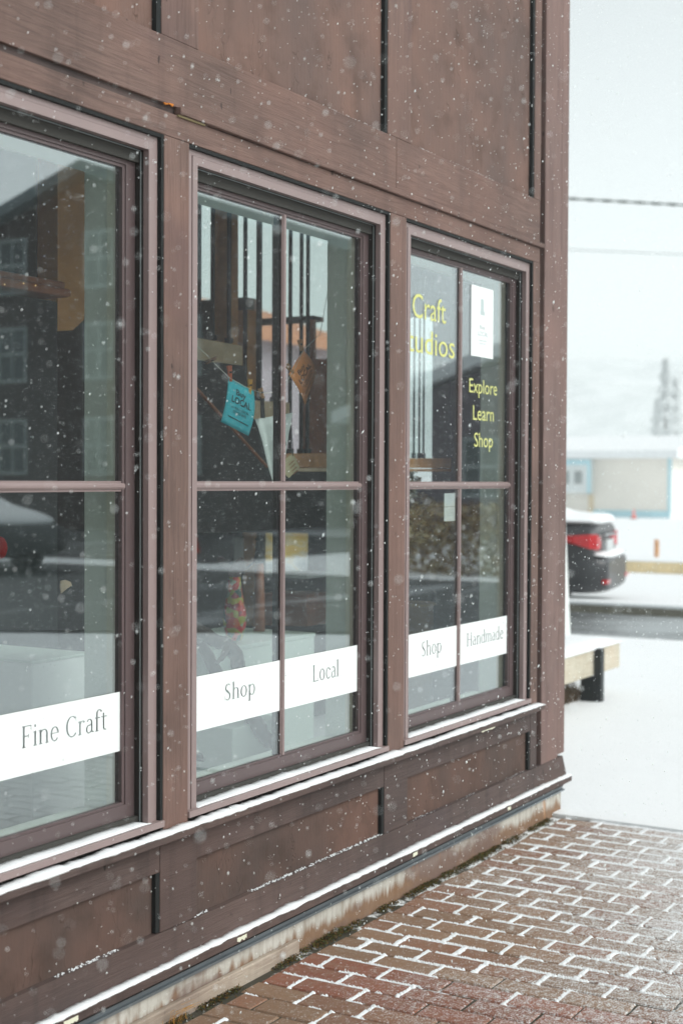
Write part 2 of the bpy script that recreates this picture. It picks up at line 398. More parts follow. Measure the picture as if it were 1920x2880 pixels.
def text_bm(bm, s, size_w, cap_h, org, ux, uz, off=0, mi=0, spacing=1.0, depth=None, shear=0):
    """Blender's built-in sans letters, fitted to width and cap height, laid on the plane (org, ux, uz)"""
    cu = bpy.data.curves.new("t", 'FONT'); cu.body = s; cu.offset = off; cu.space_character = spacing; cu.resolution_u = 3
    to = bpy.data.objects.new("t", cu); C.objects.link(to)
    dg = bpy.context.evaluated_depsgraph_get(); dg.update()
    me = bpy.data.meshes.new_from_object(to.evaluated_get(dg))
    xs = [v.co.x for v in me.vertices]; wd = max(xs) - min(xs); x0 = min(xs)
    sx = size_w / wd if size_w else cap_h / .70; sz = cap_h / .70
    vs = [bm.verts.new(Vector(org) + Vector(ux) * ((v.co.x - x0) * sx) + Vector(uz) * (v.co.y * sz)) for v in me.vertices]
    for p in me.polygons:
        try: bm.faces.new([vs[i] for i in p.vertices]).material_index = mi
        except ValueError: pass
    bpy.data.objects.remove(to); bpy.data.curves.remove(cu); bpy.data.meshes.remove(me)

# ---------------------------------------------------------------- setting: ground, pavement, road
X_EDGE = 6.17
def snow_sheet(name, x0, x1, y0, y1, z, nx, ny, amp=.02, edge_drop=0, label=None):
    verts = []; faces = []
    for j in range(ny + 1):
        for i in range(nx + 1):
            x = x0 + (x1 - x0) * (i / nx) ** 1.8; y = y0 + (y1 - y0) * j / ny
            h = amp * noise.noise(Vector((x * .6, y * .6, 3))) + amp * .35 * noise.noise(Vector((x * 3.1, y * 3.1, 8)))
            k = min(1, i / 4)
            verts.append((x + (0.012 * noise.noise(Vector((y * 9, 2, 2))) if i == 0 else 0), y, z + h * k))
    for j in range(ny):
        for i in range(nx):
            a = j * (nx + 1) + i; faces.append((a, a + 1, a + nx + 2, a + nx + 1))
    n0 = len(verts)
    for j in range(ny + 1): v = verts[j * (nx + 1)]; verts.append((v[0], v[1], v[2] - .04))
    for j in range(ny): faces.append((j * (nx + 1), (j + 1) * (nx + 1), n0 + j + 1, n0 + j))
    o = mesh_from(name, verts, faces, MT['snow']); tag(o, kind='structure')
    for p in o.data.polygons[:nx * ny]: p.use_smooth = True
    return o
m = plain("frozen_soil", (.10, .085, .06), .95, 0, .3, 6, .5)
bm = bm_new(); quad(bm, [(-900, -900, -.10), (900, -900, -.10), (900, 900, -.10), (-900, 900, -.10)])
tag(obj('ground', bm, m), kind='structure')
ROAD0, ROAD1 = 13.55, 16.15
snow_sheet('snow_field', X_EDGE + .018, ROAD0, -60, 60, .012, 60, 500, .012)
bm = bm_new()
for (a, b, c, d) in ((ROAD1 + .25, 890, -890, 890), (X_EDGE, ROAD0, 60, 890), (X_EDGE, ROAD0, -890, -60), (-890, X_EDGE, 9, 890), (-890, X_EDGE, -890, -7.2), (-890, -3.2, -7.2, 9)):
    quad(bm, [(a, c, .008 if a > 15 else .012), (b, c, .008 if a > 15 else .012), (b, d, .008 if a > 15 else .012), (a, d, .008 if a > 15 else .012)])
tag(obj('snow_ground', bm, MT['snow']), kind='structure')
# road with slush
ms = M("slushy_asphalt"); o = ms.coord()
sx = ms.n("SeparateXYZ"); ms.l(o, sx.inputs[0])
f = ms.noise(ms.coord((1.4, .25, 1)), 1.1, 8, .7, .5); f2 = ms.noise(o, 14, 6)
# clearer wheel track nearest the parked cars, slush elsewhere
track = ms.ramp(ms.math('ADD', ms.math('MULTIPLY', f, 1.0), ms.math('MULTIPLY', f2, .35)), [(.50, 0.), (.82, 1.)])
far = ms.math('MULTIPLY', ms.math('ADD', sx.outputs[1], -2.9), -.7)
track = ms.math('ADD', track, ms.math('MAXIMUM', ms.math('MINIMUM', far, .45), -.35)); 
ms.col(ms.mix(track, (.030, .032, .030), (.36, .39, .40))); ms.rough(.55); ms.bump(f2, .6, .02); MT['asphalt'] = ms.m
bm = bm_new(); quad(bm, [(ROAD0 - .02, -890, -.02), (ROAD1, -890, -.02), (ROAD1, 890, -.02), (ROAD0 - .02, 890, -.02)])
tag(obj('road', bm, MT['asphalt']), kind='structure')
bm = bm_new(); box(bm, ROAD1, ROAD1 + .12, -2.2, 890, -.09, .07); tag(obj('kerb', bm, plain("kerb_stone", (.20, .19, .15), .9, 0, .2, 6)), kind='structure')
bm = bm_new(); box(bm, ROAD1 - .02, ROAD1 + .3, -2.15, 300, .072, .12, bev=.02); tag(obj('kerb_snow', bm, MT['snow']), kind='structure')

# pavement: every brick modelled in one mesh, its colour on an attribute
def pavement():
    dx, dy = .1042, .2125; jt = .006
    V = []; F = []; COL = []; rows = int((X_EDGE + 3.2) / dx)
    for r in range(rows):
        x1 = X_EDGE - r * dx; x0 = x1 - dx; xm = (x0 + x1) / 2
        off = (r % 2) * dy / 2 + (.02 if r % 3 == 0 else 0)
        red = (3.695 < xm < 4.01) or (1.55 < xm < 1.87)
        for k in range(-1, 34):
            ya = -.045 - k * dy + off - dy; yb = ya + dy
            yb = min(yb, -.045 + rng.uniform(-.012, .006) if yb > -.045 else yb)
            if yb - ya < .04 or ya < -7.2: continue
            c = rng.uniform(.86, 1.14)
            base = (.330, .120, .075) if red else ((.335, .200, .125) if rng.random() < .7 else (.320, .160, .10))
            col = [min(1, q * c) for q in base]
            tz = rng.uniform(-.0015, .0015); t1, t2 = rng.uniform(-.0008, .0008, 2)
            e = jt / 2; b = .005
            X0, X1, Y0, Y1 = x0 + e + rng.uniform(-.001, .001), x1 - e + rng.uniform(-.001, .001), ya + e + rng.uniform(-.0015, .0015), yb - e
            n = len(V)
            for (px, py, z) in ((X0, Y0, -.05), (X1, Y0, -.05), (X1, Y1, -.05), (X0, Y1, -.05), (X0, Y0, -b), (X1, Y0, -b), (X1, Y1, -b), (X0, Y1, -b), (X0 + b, Y0 + b, 0), (X1 - b, Y0 + b, 0), (X1 - b, Y1 - b, 0), (X0 + b, Y1 - b, 0)):
                V.append((px, py, z + tz + (t1 if px > xm else -t1) + (t2 if py > (Y0 + Y1) / 2 else -t2)))
            for q in range(4):
                w2 = (q + 1) % 4
                F.append((n + q, n + w2, n + 4 + w2, n + 4 + q)); F.append((n + 4 + q, n + 4 + w2, n + 8 + w2, n + 8 + q)); COL += [col, col]
            F.append((n + 8, n + 9, n + 10, n + 11)); COL.append(col)
    m = M("snow_dusted_brick"); at_ = m.n("Attribute"); at_.attribute_name = "brick"; o = m.coord()
    sp = m.n("SeparateXYZ"); m.l(o, sp.inputs[0])
    grain = m.noise(o, 260, 4, .7); med = m.noise(o, 28, 5)
    base = m.mix(m.ramp(grain, [(.35, .55), (.7, 0.)]), at_.outputs['Color'], (.10, .075, .055))
    base = m.mix(m.math('MULTIPLY', m.ramp(med, [(.45, 0.), (.7, .45)]), 1.), base, (.30, .23, .17))
    # wind-blown snow: thickens away from the wall and towards the open field
    big = m.noise(o, 1.1, 4, .55)
    out = m.math('ADD', m.math('MULTIPLY', sp.outputs[1], -.27), m.math('MULTIPLY', m.math('ADD', sp.outputs[0], -4.0), .085))
    amt = m.math('ADD', out, m.math('MULTIPLY', m.math('SUBTRACT', big, .5), .55))
    fleck = m.math('ADD', m.math('MULTIPLY', m.noise(o, 170, 3, .75), .62), m.math('MULTIPLY', m.noise(o, 46, 4, .7), .38))
    cov = m.ramp(m.math('ADD', m.math('ADD', m.math('MULTIPLY', amt, .42), fleck), -.10), [(.475, 0.), (.62, .90)])
    m.col(m.mix(cov, base, (.84, .87, .88))); m.rough(.85); m.b.inputs['Specular IOR Level'].default_value = .2
    m.bump(m.math('ADD', grain, m.math('MULTIPLY', cov, .5)), .55, .003)
    me = bpy.data.meshes.new('pavement'); me.from_pydata(V, [], F); me.update(); me.materials.append(m.m)
    ca = me.color_attributes.new(name="brick", type='FLOAT_COLOR', domain='CORNER')
    arr = np.ones((len(me.loops), 4), dtype=np.float32)
    arr[:, :3] = np.repeat(np.array(COL, dtype=np.float32), 4, axis=0); ca.data.foreach_set('color', arr.ravel())
    ob = bpy.data.objects.new('pavement', me); C.objects.link(ob); tag(ob, kind='structure')
    # sandy bed with the snow that has settled in the joints: high and white near the wall, patchy farther out
    ms = M("joint_bed"); o = ms.coord(); f = ms.noise(o, 11, 5, .6); sp = ms.n("SeparateXYZ"); ms.l(o, sp.inputs[0])
    c2 = ms.ramp(ms.math('ADD', f, ms.math('MULTIPLY', ms.math('ADD', sp.outputs[0], -4.35), .13)), [(.50, 0.), (.60, 1.)])
    ms.col(ms.mix(c2, (.05, .045, .03), (.84, .87, .88))); ms.rough(.9); ms.bump(ms.noise(o, 150, 4), .8, .004)
    bm = bm_new(); quad(bm, [(-3.2, -7.2, -.0045), (X_EDGE, -7.2, -.0045), (X_EDGE, -.0, -.0045), (-3.2, 0, -.0045)])
    tag(obj('joint_bed', bm, ms.m), kind='structure')
    # lumpy ridges of snow on top of the joints close to the wall
    V = []; F = []
    def blob(x, y, rx, ry, h):
        n = len(V); K = 6
        V.append((x, y, h))
        for k in range(K):
            a = 2 * math.pi * k / K; j = rng.uniform(.7, 1.25)
            V.append((x + rx * j * math.cos(a), y + ry * j * math.sin(a), -.003))
        for k in range(K): F.append((n, n + 1 + k, n + 1 + (k + 1) % K))
    def dens(x, y, s=0):
        f = noise.noise(Vector((x * 2.1, y * 2.1, 5.5))) * .8 + noise.noise(Vector((x * 9, y * 9, 1.5))) * .4
        near = max(0, 1 - abs(-y - .35) / 1.5)
        return f + near * .55 + min(.5, (x - 4.35) * .28) - (.45 if 3.2 < x < 4.1 and y < -.55 else 0)
    for r in range(rows):
        x = X_EDGE - r * dx
        if x < 2.2: break
        y = -.07
        while y > -5.5:
            d = dens(x, y)
            if d > .20 and noise.noise(Vector((x * 40, y * 14, 9))) > -.22:
                wob = .004 * noise.noise(Vector((x * 31, y * 17, 4))) ; wd = (.0022 + .0082 * min(1, d) * (1.15 if y > -1.6 else .8)) * (1 + .55 * noise.noise(Vector((x * 50, y * 24, 2)))); blob(x + wob + rng.normal(0, .0022), y, wd * rng.uniform(.7, 1.3), .009, .003 + .004 * min(1, d))
            y -= .0085
        off = (r % 2) * dy / 2 + (.02 if r % 3 == 0 else 0)
        for k in range(-1, 26):
            ye = -.045 - k * dy + off - dy
            if ye > -.07: continue
            if dens(x - dx / 2, ye) > -.02:
                d = max(.15, dens(x - dx / 2, ye) + .25)
                blob(x, ye, .013 * rng.uniform(.6, 1.3), .013 * rng.uniform(.6, 1.3), .006); blob(x - dx, ye, .013 * rng.uniform(.5, 1.3), .013 * rng.uniform(.6, 1.3), .006)
                for q in range(12): blob(x - dx * (q + .5) / 12, ye + rng.normal(0, .002), .008, (.004 + .008 * min(1, d)) * rng.uniform(.7, 1.3), .003 + .004 * min(1, d))
    o = mesh_from('snow_in_joints', V, F, MT['snow']); tag(o, kind='stuff')
    for p in o.data.polygons: p.use_smooth = True
pavement()

# ---------------------------------------------------------------- the shop
shop = empty('shop_building', (0, 0, 0), "brown timber shop with three tall display windows and snow on its ledges", "shop")
XA0, XA1, XB0, XB1, XC0 = 3.2415, 3.3594, 4.5773, 4.7011, 5.9039      # pilasters between the windows
GAP0, COR0, COR1 = 5.979, 6.033, 6.318
XL = -1.6; XW = 2.0325                                                 # left end of the wall, left side of window one
WIN = [(XW, XA0), (XA1, XB0), (XB1, XC0)]
TOPZ = 4.3
def board(name, x0, x1, z0, z1, y0=0, y1=.04, mat='board_h', bev=.0025, parent=shop):
    bm = bm_new(); box(bm, x0, x1, y0, y1, z0, z1, bev=bev); return obj(name, bm, MT[mat], parent)
# core wall with the three openings, and the reveals inside them
bm = bm_new()
RV = .0915
box(bm, XL, 6.29, .045, .205, 2.43, TOPZ); box(bm, XL, 6.29, .045, .205, .105, .60)
box(bm, XL, XW + RV, .045, .205, .60, 2.43)
for (a, b) in ((XA0, XA1), (XB0, XB1)): box(bm, a - RV, b + RV, .125, .205, .60, 2.43); box(bm, a - .03, b + .03, .045, .125, .60, 2.43)
box(bm, XC0 - RV, 6.05, .125, .205, .60, 2.43); box(bm, XC0 - .03, 6.29, .045, .125, .60, 2.43)
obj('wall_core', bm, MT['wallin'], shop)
bm = bm_new()
for (a, b) in WIN:
    xa, xb = a + RV, b - RV
    box(bm, xb - .004, xb - .0005, .122, .2075, .60, 2.43, 0); box(bm, xb - .010, xb - .0005, .087, .122, .60, 2.43, 1)
    box(bm, xa + .0005, xa + .004, .122, .2075, .60, 2.43, 0); box(bm, xa + .0005, xa + .010, .087, .122, .60, 2.43, 1)
    box(bm, xa, xb, .088, .225, .596, .612, 0); box(bm, xa, xb, .088, .207, 2.415, 2.428, 0)
obj('window_reveal', bm, [MT['reveal'], MT['reveal2']], shop)
# upper panels and battens
for (a, b) in ((XL, 1.85), (2.03, 3.228), (3.404, 4.553), (4.734, 5.9075)):
    board('upper_panel', a, b, 2.792, TOPZ, .019, .042, 'panel', 0)
for (a, b) in ((1.85, 2.03), (3.228, 3.404), (4.553, 4.734), (5.9075, GAP0)):
    board('upper_batten', a, b, 2.792, TOPZ, 0, .042, 'board_v')
for i, (a, b) in enumerate(((XL, 1.85), (2.03, 3.228), (3.404, 4.553), (4.734, 5.9075))):
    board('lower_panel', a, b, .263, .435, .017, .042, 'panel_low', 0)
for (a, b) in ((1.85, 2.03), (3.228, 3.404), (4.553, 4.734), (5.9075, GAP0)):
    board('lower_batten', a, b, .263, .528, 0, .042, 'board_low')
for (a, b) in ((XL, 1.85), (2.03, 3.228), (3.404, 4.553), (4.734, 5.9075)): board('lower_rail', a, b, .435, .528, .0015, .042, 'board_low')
board('band_board', XL, 4.62, 2.604, 2.792); board('band_board', 4.6225, GAP0 - .003, 2.604, 2.792, .0005)
board('head_board', XL, GAP0 - .003, 2.515, 2.582)
board('groove_backing', XL, GAP0 - .003, 2.582, 2.604, .013, .042, 'board_low', 0)
board('drip_strip', 3.30, GAP0 + .02, 2.5835, 2.604, -.014, .012, 'board_h', .003)
LVW = plain('raw_edge_wood', (.26, .21, .11), .8)
bm = bm_new(); box(bm, 3.30, 3.43, -.006, .011, 2.578, 2.5832); obj('raw_strip_edge', bm, LVW, shop)
bm = bm_new()
for k in range(7): sphere(bm, (3.235 + k * .006, -.004 + random.uniform(-.004, .004), 2.603 + random.uniform(-.004, .003)), .005, 1, scale=(1.3, .7, .5), jit=.6)
obj('splinter', bm, plain("orange_splinter", (.62, .21, .03), .8), shop)
for (a, b) in ((XA0, XA1), (XB0, XB1), (XC0, GAP0)): board('pilaster', a, b, .552, 2.5145, 0, .045, 'board_v')
board('pilaster', 1.85, XW, .552, 2.5145, 0, .045, 'board_v'); 
board('wall_cladding', XL, 1.85, .552, 2.5145, .012, .045, 'panel', 0)
# black strips standing in for shade beside battens and under the head board
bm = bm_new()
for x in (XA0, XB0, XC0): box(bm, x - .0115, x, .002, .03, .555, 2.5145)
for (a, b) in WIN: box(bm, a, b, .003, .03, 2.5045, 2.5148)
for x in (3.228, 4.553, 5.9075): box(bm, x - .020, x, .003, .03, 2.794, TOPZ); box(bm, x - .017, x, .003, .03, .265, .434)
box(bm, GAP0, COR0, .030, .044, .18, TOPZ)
obj('shade_strip', bm, MT['black'], shop)
# corner
o1a, o1b = at(878, 1300, 0, 6.21).y, at(722, 1300, 0, 6.21).y + .07      # the two openings in the end wall
oz0, oz1 = at(870, 1292, 0, 6.21).z, at(800, 905, 0, 6.21).z
o2a, o2b = at(1214, 1300, 0, 6.21).y, at(1130, 1300, 0, 6.21).y + .05
o3b = at(540, 600, 0, 6.21).y + .07; oz2 = at(700, 835, 0, 6.21).z; o4 = at(935, 1300, 0, 6.21).y; zU = at(900, 1010, 0, 6.21).z; oz1b = at(800, 892, 0, 6.21).z  # upper opening widened to brighten the top of the middle window
o5a, o5b = at(866, 1550, 0, 6.21).y, at(738, 1550, 0, 6.21).y; oz5, oz6 = at(800, 1618, 0, 6.21).z, at(800, 1498, 0, 6.21).z  # opening added behind the painting so daylight shines through it
def end_wall(z0, z1, ya, yb):
    return [(ya, o2a, z0, z1), (o2a, o2b, z0, 1.5), (o2a, o2b, 2.35, z1), (o2b, o4, z0, z1), (o4, o1a, z0, zU), (o1a, o5a, z0, oz0), (o5a, o5b, z0, oz5), (o5a, o5b, oz6, oz0), (o5b, o1b, z0, oz0), (o1a, o1b, oz1, oz1b), (o1b, o3b, z0, oz2), (o4, o3b, 3.5, z1), (o3b, yb, z0, z1)]
EC = end_wall(.262, TOPZ, .046, 5.9)
bm = bm_new(); box(bm, COR0, 6.232, .0, .045, .262, TOPZ, bev=.003); box(bm, 6.2345, COR1, .001, .045, .275, TOPZ, bev=.003); obj('corner_board', bm, MT['corner'], shop)
bm = bm_new(); 
for (ya, yb, za, zb) in EC: box(bm, 6.292, COR1 - .001, ya, yb, za, zb)
obj('end_cladding', bm, MT['corner'], shop)
# skirting board, flared at the corner; ledge; flashing; foundation
def skirt():
    bm = bm_new(); xs = np.linspace(XL, 6.29, 60); ring = []
    for x in xs:
        fl = max(0, (x - 5.9) / .39) ** 2 * .018
        ring.append([bm.verts.new(p) for p in ((x, -.002, .2625), (x, -.005 - fl, .17), (x, .04, .17), (x, .04, .2625))])
    for a, b in zip(ring[:-1], ring[1:]):
        for k in range(4): bm.faces.new((a[k], a[(k + 1) % 4], b[(k + 1) % 4], b[k]))
    bm.faces.new(ring[0]); bm.faces.new(ring[-1][::-1]); return bm
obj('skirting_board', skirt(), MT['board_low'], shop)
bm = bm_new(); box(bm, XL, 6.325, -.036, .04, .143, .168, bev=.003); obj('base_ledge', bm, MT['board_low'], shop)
# bare places where the paint has gone
bm = bm_new()
for (x, wd) in ((3.86 - .30, .05), (2.78, .055), (4.71, .035), (5.58, .03), (2.64, .03)):
    bm = bm_new(); n = 9; up_ = [(x + wd * k / (n - 1), -.0375, .163 - .002 * rng.random()) for k in range(n)]; dn = [(x + wd * k / (n - 1), -.0375, .146 + .008 * rng.random()) for k in range(n)]
    prism(bm, up_ + dn[::-1], (0, .003, 0)); obj('bare_wood_patch', bm, MT['reveal2'], shop)
for (x, wd, z0, z1) in ((5.30, .13, .527, .540),):
    bm = bm_new(); n = 11; prism(bm, [(x + wd * k / (n - 1), -.0415, z1) for k in range(n)] + [(x + wd * k / (n - 1), -.0415, z0 - .006 * rng.random()) for k in range(n)][::-1], (0, .003, 0))
obj('bare_wood_patch', bm, MT['reveal2'], shop)
bm = bm_new(); box(bm, XL, 6.30, .001, .02, .104, .122); box(bm, XL, 6.30, -.010, .0, .100, .108); obj('flashing', bm, MT['flashing'], shop)
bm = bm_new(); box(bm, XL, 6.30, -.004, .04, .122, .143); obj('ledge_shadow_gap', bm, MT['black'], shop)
bm = bm_new(); box(bm, XL, 6.288, .004, .30, -.09, .1035, bev=.002); obj('foundation', bm, MT['concrete'], shop)
bm = bm_new(); box(bm, XL, 3.95, -.016, .003, -.03, .048, bev=.004)
obj('bottom_plank', bm, wood_paint("grey_bare_wood", (.20, .15, .12), (.46, .41, .34), (.09, .06, .045), 0), shop)
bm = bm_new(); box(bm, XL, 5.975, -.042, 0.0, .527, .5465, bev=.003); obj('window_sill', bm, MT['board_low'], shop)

# windows
def window(a, b, idx, words):
    g = empty('window', (a, 0, .56), parent=shop)
    ia, ib = a + .0555, b - .0555; z0, z1 = .582, 2.463
    bm = bm_new()
    # stepped outer flange with two fine grooves
    for (u0, u1, y) in ((.0, .013, .0165), (.0145, .030, .0135), (.0315, .0555, .011)):
        box(bm, b - u1, b - u0 - (.0015 if u0 == 0 else 0), y, .03, z0, z1 + .0555 - u0 - (0 if u0 else .012) if False else 2.463 + (.0555 - u0 if u0 else .0425))
        box(bm, a + u0, a + u1, y, .03, z0, 2.463 + (.0555 - u0 if u0 else .0425))
        box(bm, a + u1 + .0002, b - u1 - .0002, y + .0003, .03, 2.463 + .0555 - u1, 2.463 + (.0555 - u0 if u0 else .0425))
    box(bm, a, b, -.006, .066, .563, .582, bev=.002)
    obj('frame', bm, MT['flange'], g)
    bm = bm_new()
    for x0, x1 in ((ib, ib + .012), (ia - .012, ia)):
        box(bm, x0, x1, .031, .13, z0, z1)
    box(bm, ia, ib, .031, .13, z1, z1 + .012)
    for x in (ib - .0022, ia): box(bm, x, x + .0022, .0375, .0405, z0, z1 - .003, 1)
    box(bm, ia + .003, ib - .003, .0375, .0405, z1 - .0022, z1 + .001, 1)
    # inner side of the sash pocket
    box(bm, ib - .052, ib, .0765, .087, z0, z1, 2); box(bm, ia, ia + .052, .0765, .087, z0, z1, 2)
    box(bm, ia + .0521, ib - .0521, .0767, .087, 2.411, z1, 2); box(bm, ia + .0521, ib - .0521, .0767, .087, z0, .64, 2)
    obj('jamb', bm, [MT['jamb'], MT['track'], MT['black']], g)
    bm = bm_new(); sz0, sz1 = .598, 2.462
    for (u0, u1, y) in ((.001, .041, .058), (.041, .052, .0625)):
        box(bm, ib - u1, ib - u0, y, .0762, sz0, sz1, bev=.0012 if u0 < .01 else 0); box(bm, ia + u0, ia + u1, y, .0762, sz0, sz1, bev=.0012 if u0 < .01 else 0)
    for (za, zb, y) in ((2.4185, 2.462, .0583), (2.410, 2.4184, .0628), (.598, .6385, .0583), (.6386, .6455, .0628)):
        box(bm, ia + .0412, ib - .0412, y, .076, za, zb)
    obj('sash', bm, MT['sash'], g)
    bm = bm_new(); box(bm, ia + .048, ib - .048, .0705, .0745, .63, 2.42); obj('glass', bm, MT['glass'], g)
    cx = (a + b) / 2
    bm = bm_new()
    # moulded bars: a rounded nose between two thin fillets
    def bar_h(x0, x1, z):
        prof = [(.0700, -.0145), (.0655, -.0145), (.0655, -.0095), (.0620, -.0085), (.0585, -.0030), (.0585, .0030), (.0620, .0085), (.0655, .0095), (.0655, .0145), (.0700, .0145)]
        prism(bm, [(x0, y, z + d) for y, d in prof], (x1 - x0, 0, 0))
    def bar_v(x, za, zb):
        prof = [(.0702, -.012), (.0657, -.012), (.0657, -.0075), (.0622, -.0068), (.0590, -.0025), (.0590, .0025), (.0622, .0068), (.0657, .0075), (.0657, .012), (.0702, .012)]
        prism(bm, [(x + d, y, za) for y, d in prof], (0, 0, zb - za))
    bar_h(ia + .0425, ib - .0425, 1.528); bar_v(cx, .642, 1.513); bar_v(cx, 1.543, 2.413)
    obj('glazing_bar', bm, MT['flange'], g)
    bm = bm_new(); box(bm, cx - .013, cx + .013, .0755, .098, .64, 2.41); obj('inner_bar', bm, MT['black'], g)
    for (x0, x1, wd) in words: cut_band('vinyl_band', x0, x1, .0690, .789, .955, wd, MT['vinyl'], g).location = -wloc(g)
    return g
def word(t, xl, yl, xr, yr, xt, yt):
    a = at(xl, yl, 1, .069); b = at(xr, yr, 1, .069); c = at(xt, yt, 1, .069)
    bz = (a.z + b.z) / 2; return (t, a.x, b.x, bz, abs(c.z - bz))
def pane(a, b, side):
    cx = (a + b) / 2
    return (cx + .0125, b - .1075) if side else (a + .1075, cx - .0125)
w1 = pane(*WIN[0], 1); w2l = pane(*WIN[1], 0); w2r = pane(*WIN[1], 1); w3l = pane(*WIN[2], 0); w3r = pane(*WIN[2], 1)
window(*WIN[0], 0, [(*w1, [word("Fine Craft", 62, 2103, 300, 2053, 62, 2044)])])
window(*WIN[1], 1, [(*w2l, [word("Shop", 632, 1973, 717, 1950, 632, 1925)]), (*w2r, [word("Local", 879, 1918, 952, 1902, 879, 1872)])])
window(*WIN[2], 2, [(*w3l, [word("Shop", 1185, 1847, 1240, 1834, 1185, 1806)]), (*w3r, [word("Handmade", 1312, 1817, 1414, 1797, 1312, 1782)])])

# room behind the glass
bm = bm_new()
Ystr = 6.0
ex0, ex1 = 6.21, 6.288
for (ya, yb, za, zb) in end_wall(.1, 3.6, .2055, Ystr):
    box(bm, ex0, ex1, ya, yb, za, zb)
box(bm, XL, ex1, Ystr, Ystr + .15, .1, 3.6); box(bm, XL - .15, XL, .04, Ystr + .15, -.05, TOPZ)
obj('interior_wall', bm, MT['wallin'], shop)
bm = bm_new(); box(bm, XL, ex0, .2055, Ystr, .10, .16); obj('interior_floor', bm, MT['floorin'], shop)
SKX0, SKX1, SKY0, SKY1 = 4.3, 6.0, .75, 3.0      # unseen roof opening added over the stairs to light the interior
def ring_slab(bm, x0, x1, y0, y1, z0, z1):
    for q in ((x0, SKX0, y0, y1), (SKX1, x1, y0, y1), (SKX0, SKX1, y0, SKY0), (SKX0, SKX1, SKY1, y1)): box(bm, *q, z0, z1)
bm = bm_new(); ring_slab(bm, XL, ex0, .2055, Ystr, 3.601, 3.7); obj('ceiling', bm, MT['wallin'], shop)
bm = bm_new()
for q in ((SKX0 - .03, SKX0, SKY0 - .03, SKY1 + .03), (SKX1, SKX1 + .03, SKY0 - .03, SKY1 + .03), (SKX0, SKX1, SKY0 - .03, SKY0), (SKX0, SKX1, SKY1, SKY1 + .03)): box(bm, *q, 3.701, TOPZ)
obj('added_skylight_shaft', bm, MT['white'], shop)
bm = bm_new(); ring_slab(bm, XL - .15, 6.33, -.02, Ystr + .2, TOPZ + .001, TOPZ + .12); obj('roof', bm, MT['charcoal'], shop)
# end wall windows: wooden posts and clear panes
bm = bm_new()
for y in (o1a, o1b, (o1a + o1b) / 2): box(bm, ex0 - .03, ex0 - .001, y - .02, y + .02, oz0, oz1)
obj('end_window_frame', bm, MT['redwood'], shop)
bm = bm_new(); box(bm, ex0 + .04, ex0 + .044, o2a, o3b, oz0, 3.5); obj('end_window_glass', bm, glass_mat("end_glass", .04, (.93, .96, .95), False), shop)

# ---------------------------------------------------------------- snow lying on ledges
def snow_strip(name, x0, x1, yb, yf, z, th, drop=0, rag=.006, label=None, step=.008):
    xs = np.arange(x0, x1 + step, step); V = []; F = []
    for x in xs:
        r1 = noise.noise(Vector((x * 22, z * 50, 1))) ; r2 = noise.noise(Vector((x * 70, z * 50, 4)))
        e = min(1, (x - x0) / .03, (x1 - x) / .03); e = max(.05, e)
        r3 = noise.noise(Vector((x * 5, z * 50, 9))); f = yf - rag * (.5 + r1 * 1.1 + r2 * .6 + r3 * .8); t = th * e * (1 + .45 * r1 + .3 * r2 + .5 * r3)
        V += [(x, yb, z + t * .9), (x, yb + (f - yb) * .45, z + t * 1.0 + drop * .45), (x, yb + (f - yb) * .85, z + t * .85 + drop * .85), (x, f, z + t * .35 + drop), (x, f + .004, z - .001 + drop), (x, yb, z - .001)]
    for i in range(len(xs) - 1):
        for k in range(6): F.append((i * 6 + k, i * 6 + (k + 1) % 6, i * 6 + 6 + (k + 1) % 6, i * 6 + 6 + k))
    F.append(tuple(range(6))); F.append(tuple(range((len(xs) - 1) * 6, len(xs) * 6))[::-1])
    o = mesh_from(name, V, F, MT['snow']); 
    for p in o.data.polygons: p.use_smooth = len(p.vertices) == 4
    return tag(o, kind='stuff')
snow_strip('sill_snow', XL, 5.984, 0.0, -.040, .5465, .0105)
snow_strip('ledge_snow', XL, 6.335, -.004, -.035, .168, .009)
for i, (a, b) in enumerate(WIN):
    snow_strip('frame_snow', a + .056, b - .056, .046, .002, .5822, .007, 0, .003)
    snow_strip('frame_snow', a + .058, b - .060, .058, .0475, .5835, .012, 0, .002)
# thin snow caught on the top edges of boards
def dust(name, x0, x1, y0, y1, z, n, r):
    V = []; F = []
    for _ in range(n):
        x = rng.uniform(x0, x1)
        if noise.noise(Vector((x * 3.3, z * 9, 2))) < -.05: continue
        y = rng.uniform(y0, y1); s = r * rng.uniform(.5, 1.4); k = len(V)
        for dx_, dy_, dz_ in ((s * 1.6, 0, 0), (0, s, 0), (-s * 1.6, 0, 0), (0, -s, 0), (0, 0, s * .8), (0, 0, -s * .8)): V.append((x + dx_, y + dy_, z + dz_))
        for q in range(4): F.append((k + q, k + (q + 1) % 4, k + 4)); F.append((k + (q + 1) % 4, k + q, k + 5))
    return tag(mesh_from(name, V, F, MT['snow']), kind='stuff')
dust('dusting_of_snow', 2.1, 4.6, .0, .016, .2645, 900, .0022)
dust('dusting_of_snow', 3.35, 5.95, .0, .018, 2.7935, 700, .0014)
dust('dusting_of_snow', 4.6, 5.95, .0, .016, .2645, 160, .0015)

# ---------------------------------------------------------------- things behind the glass
YB = .32
def P(x, y, Y=YB): return at(x, y, 1, Y)
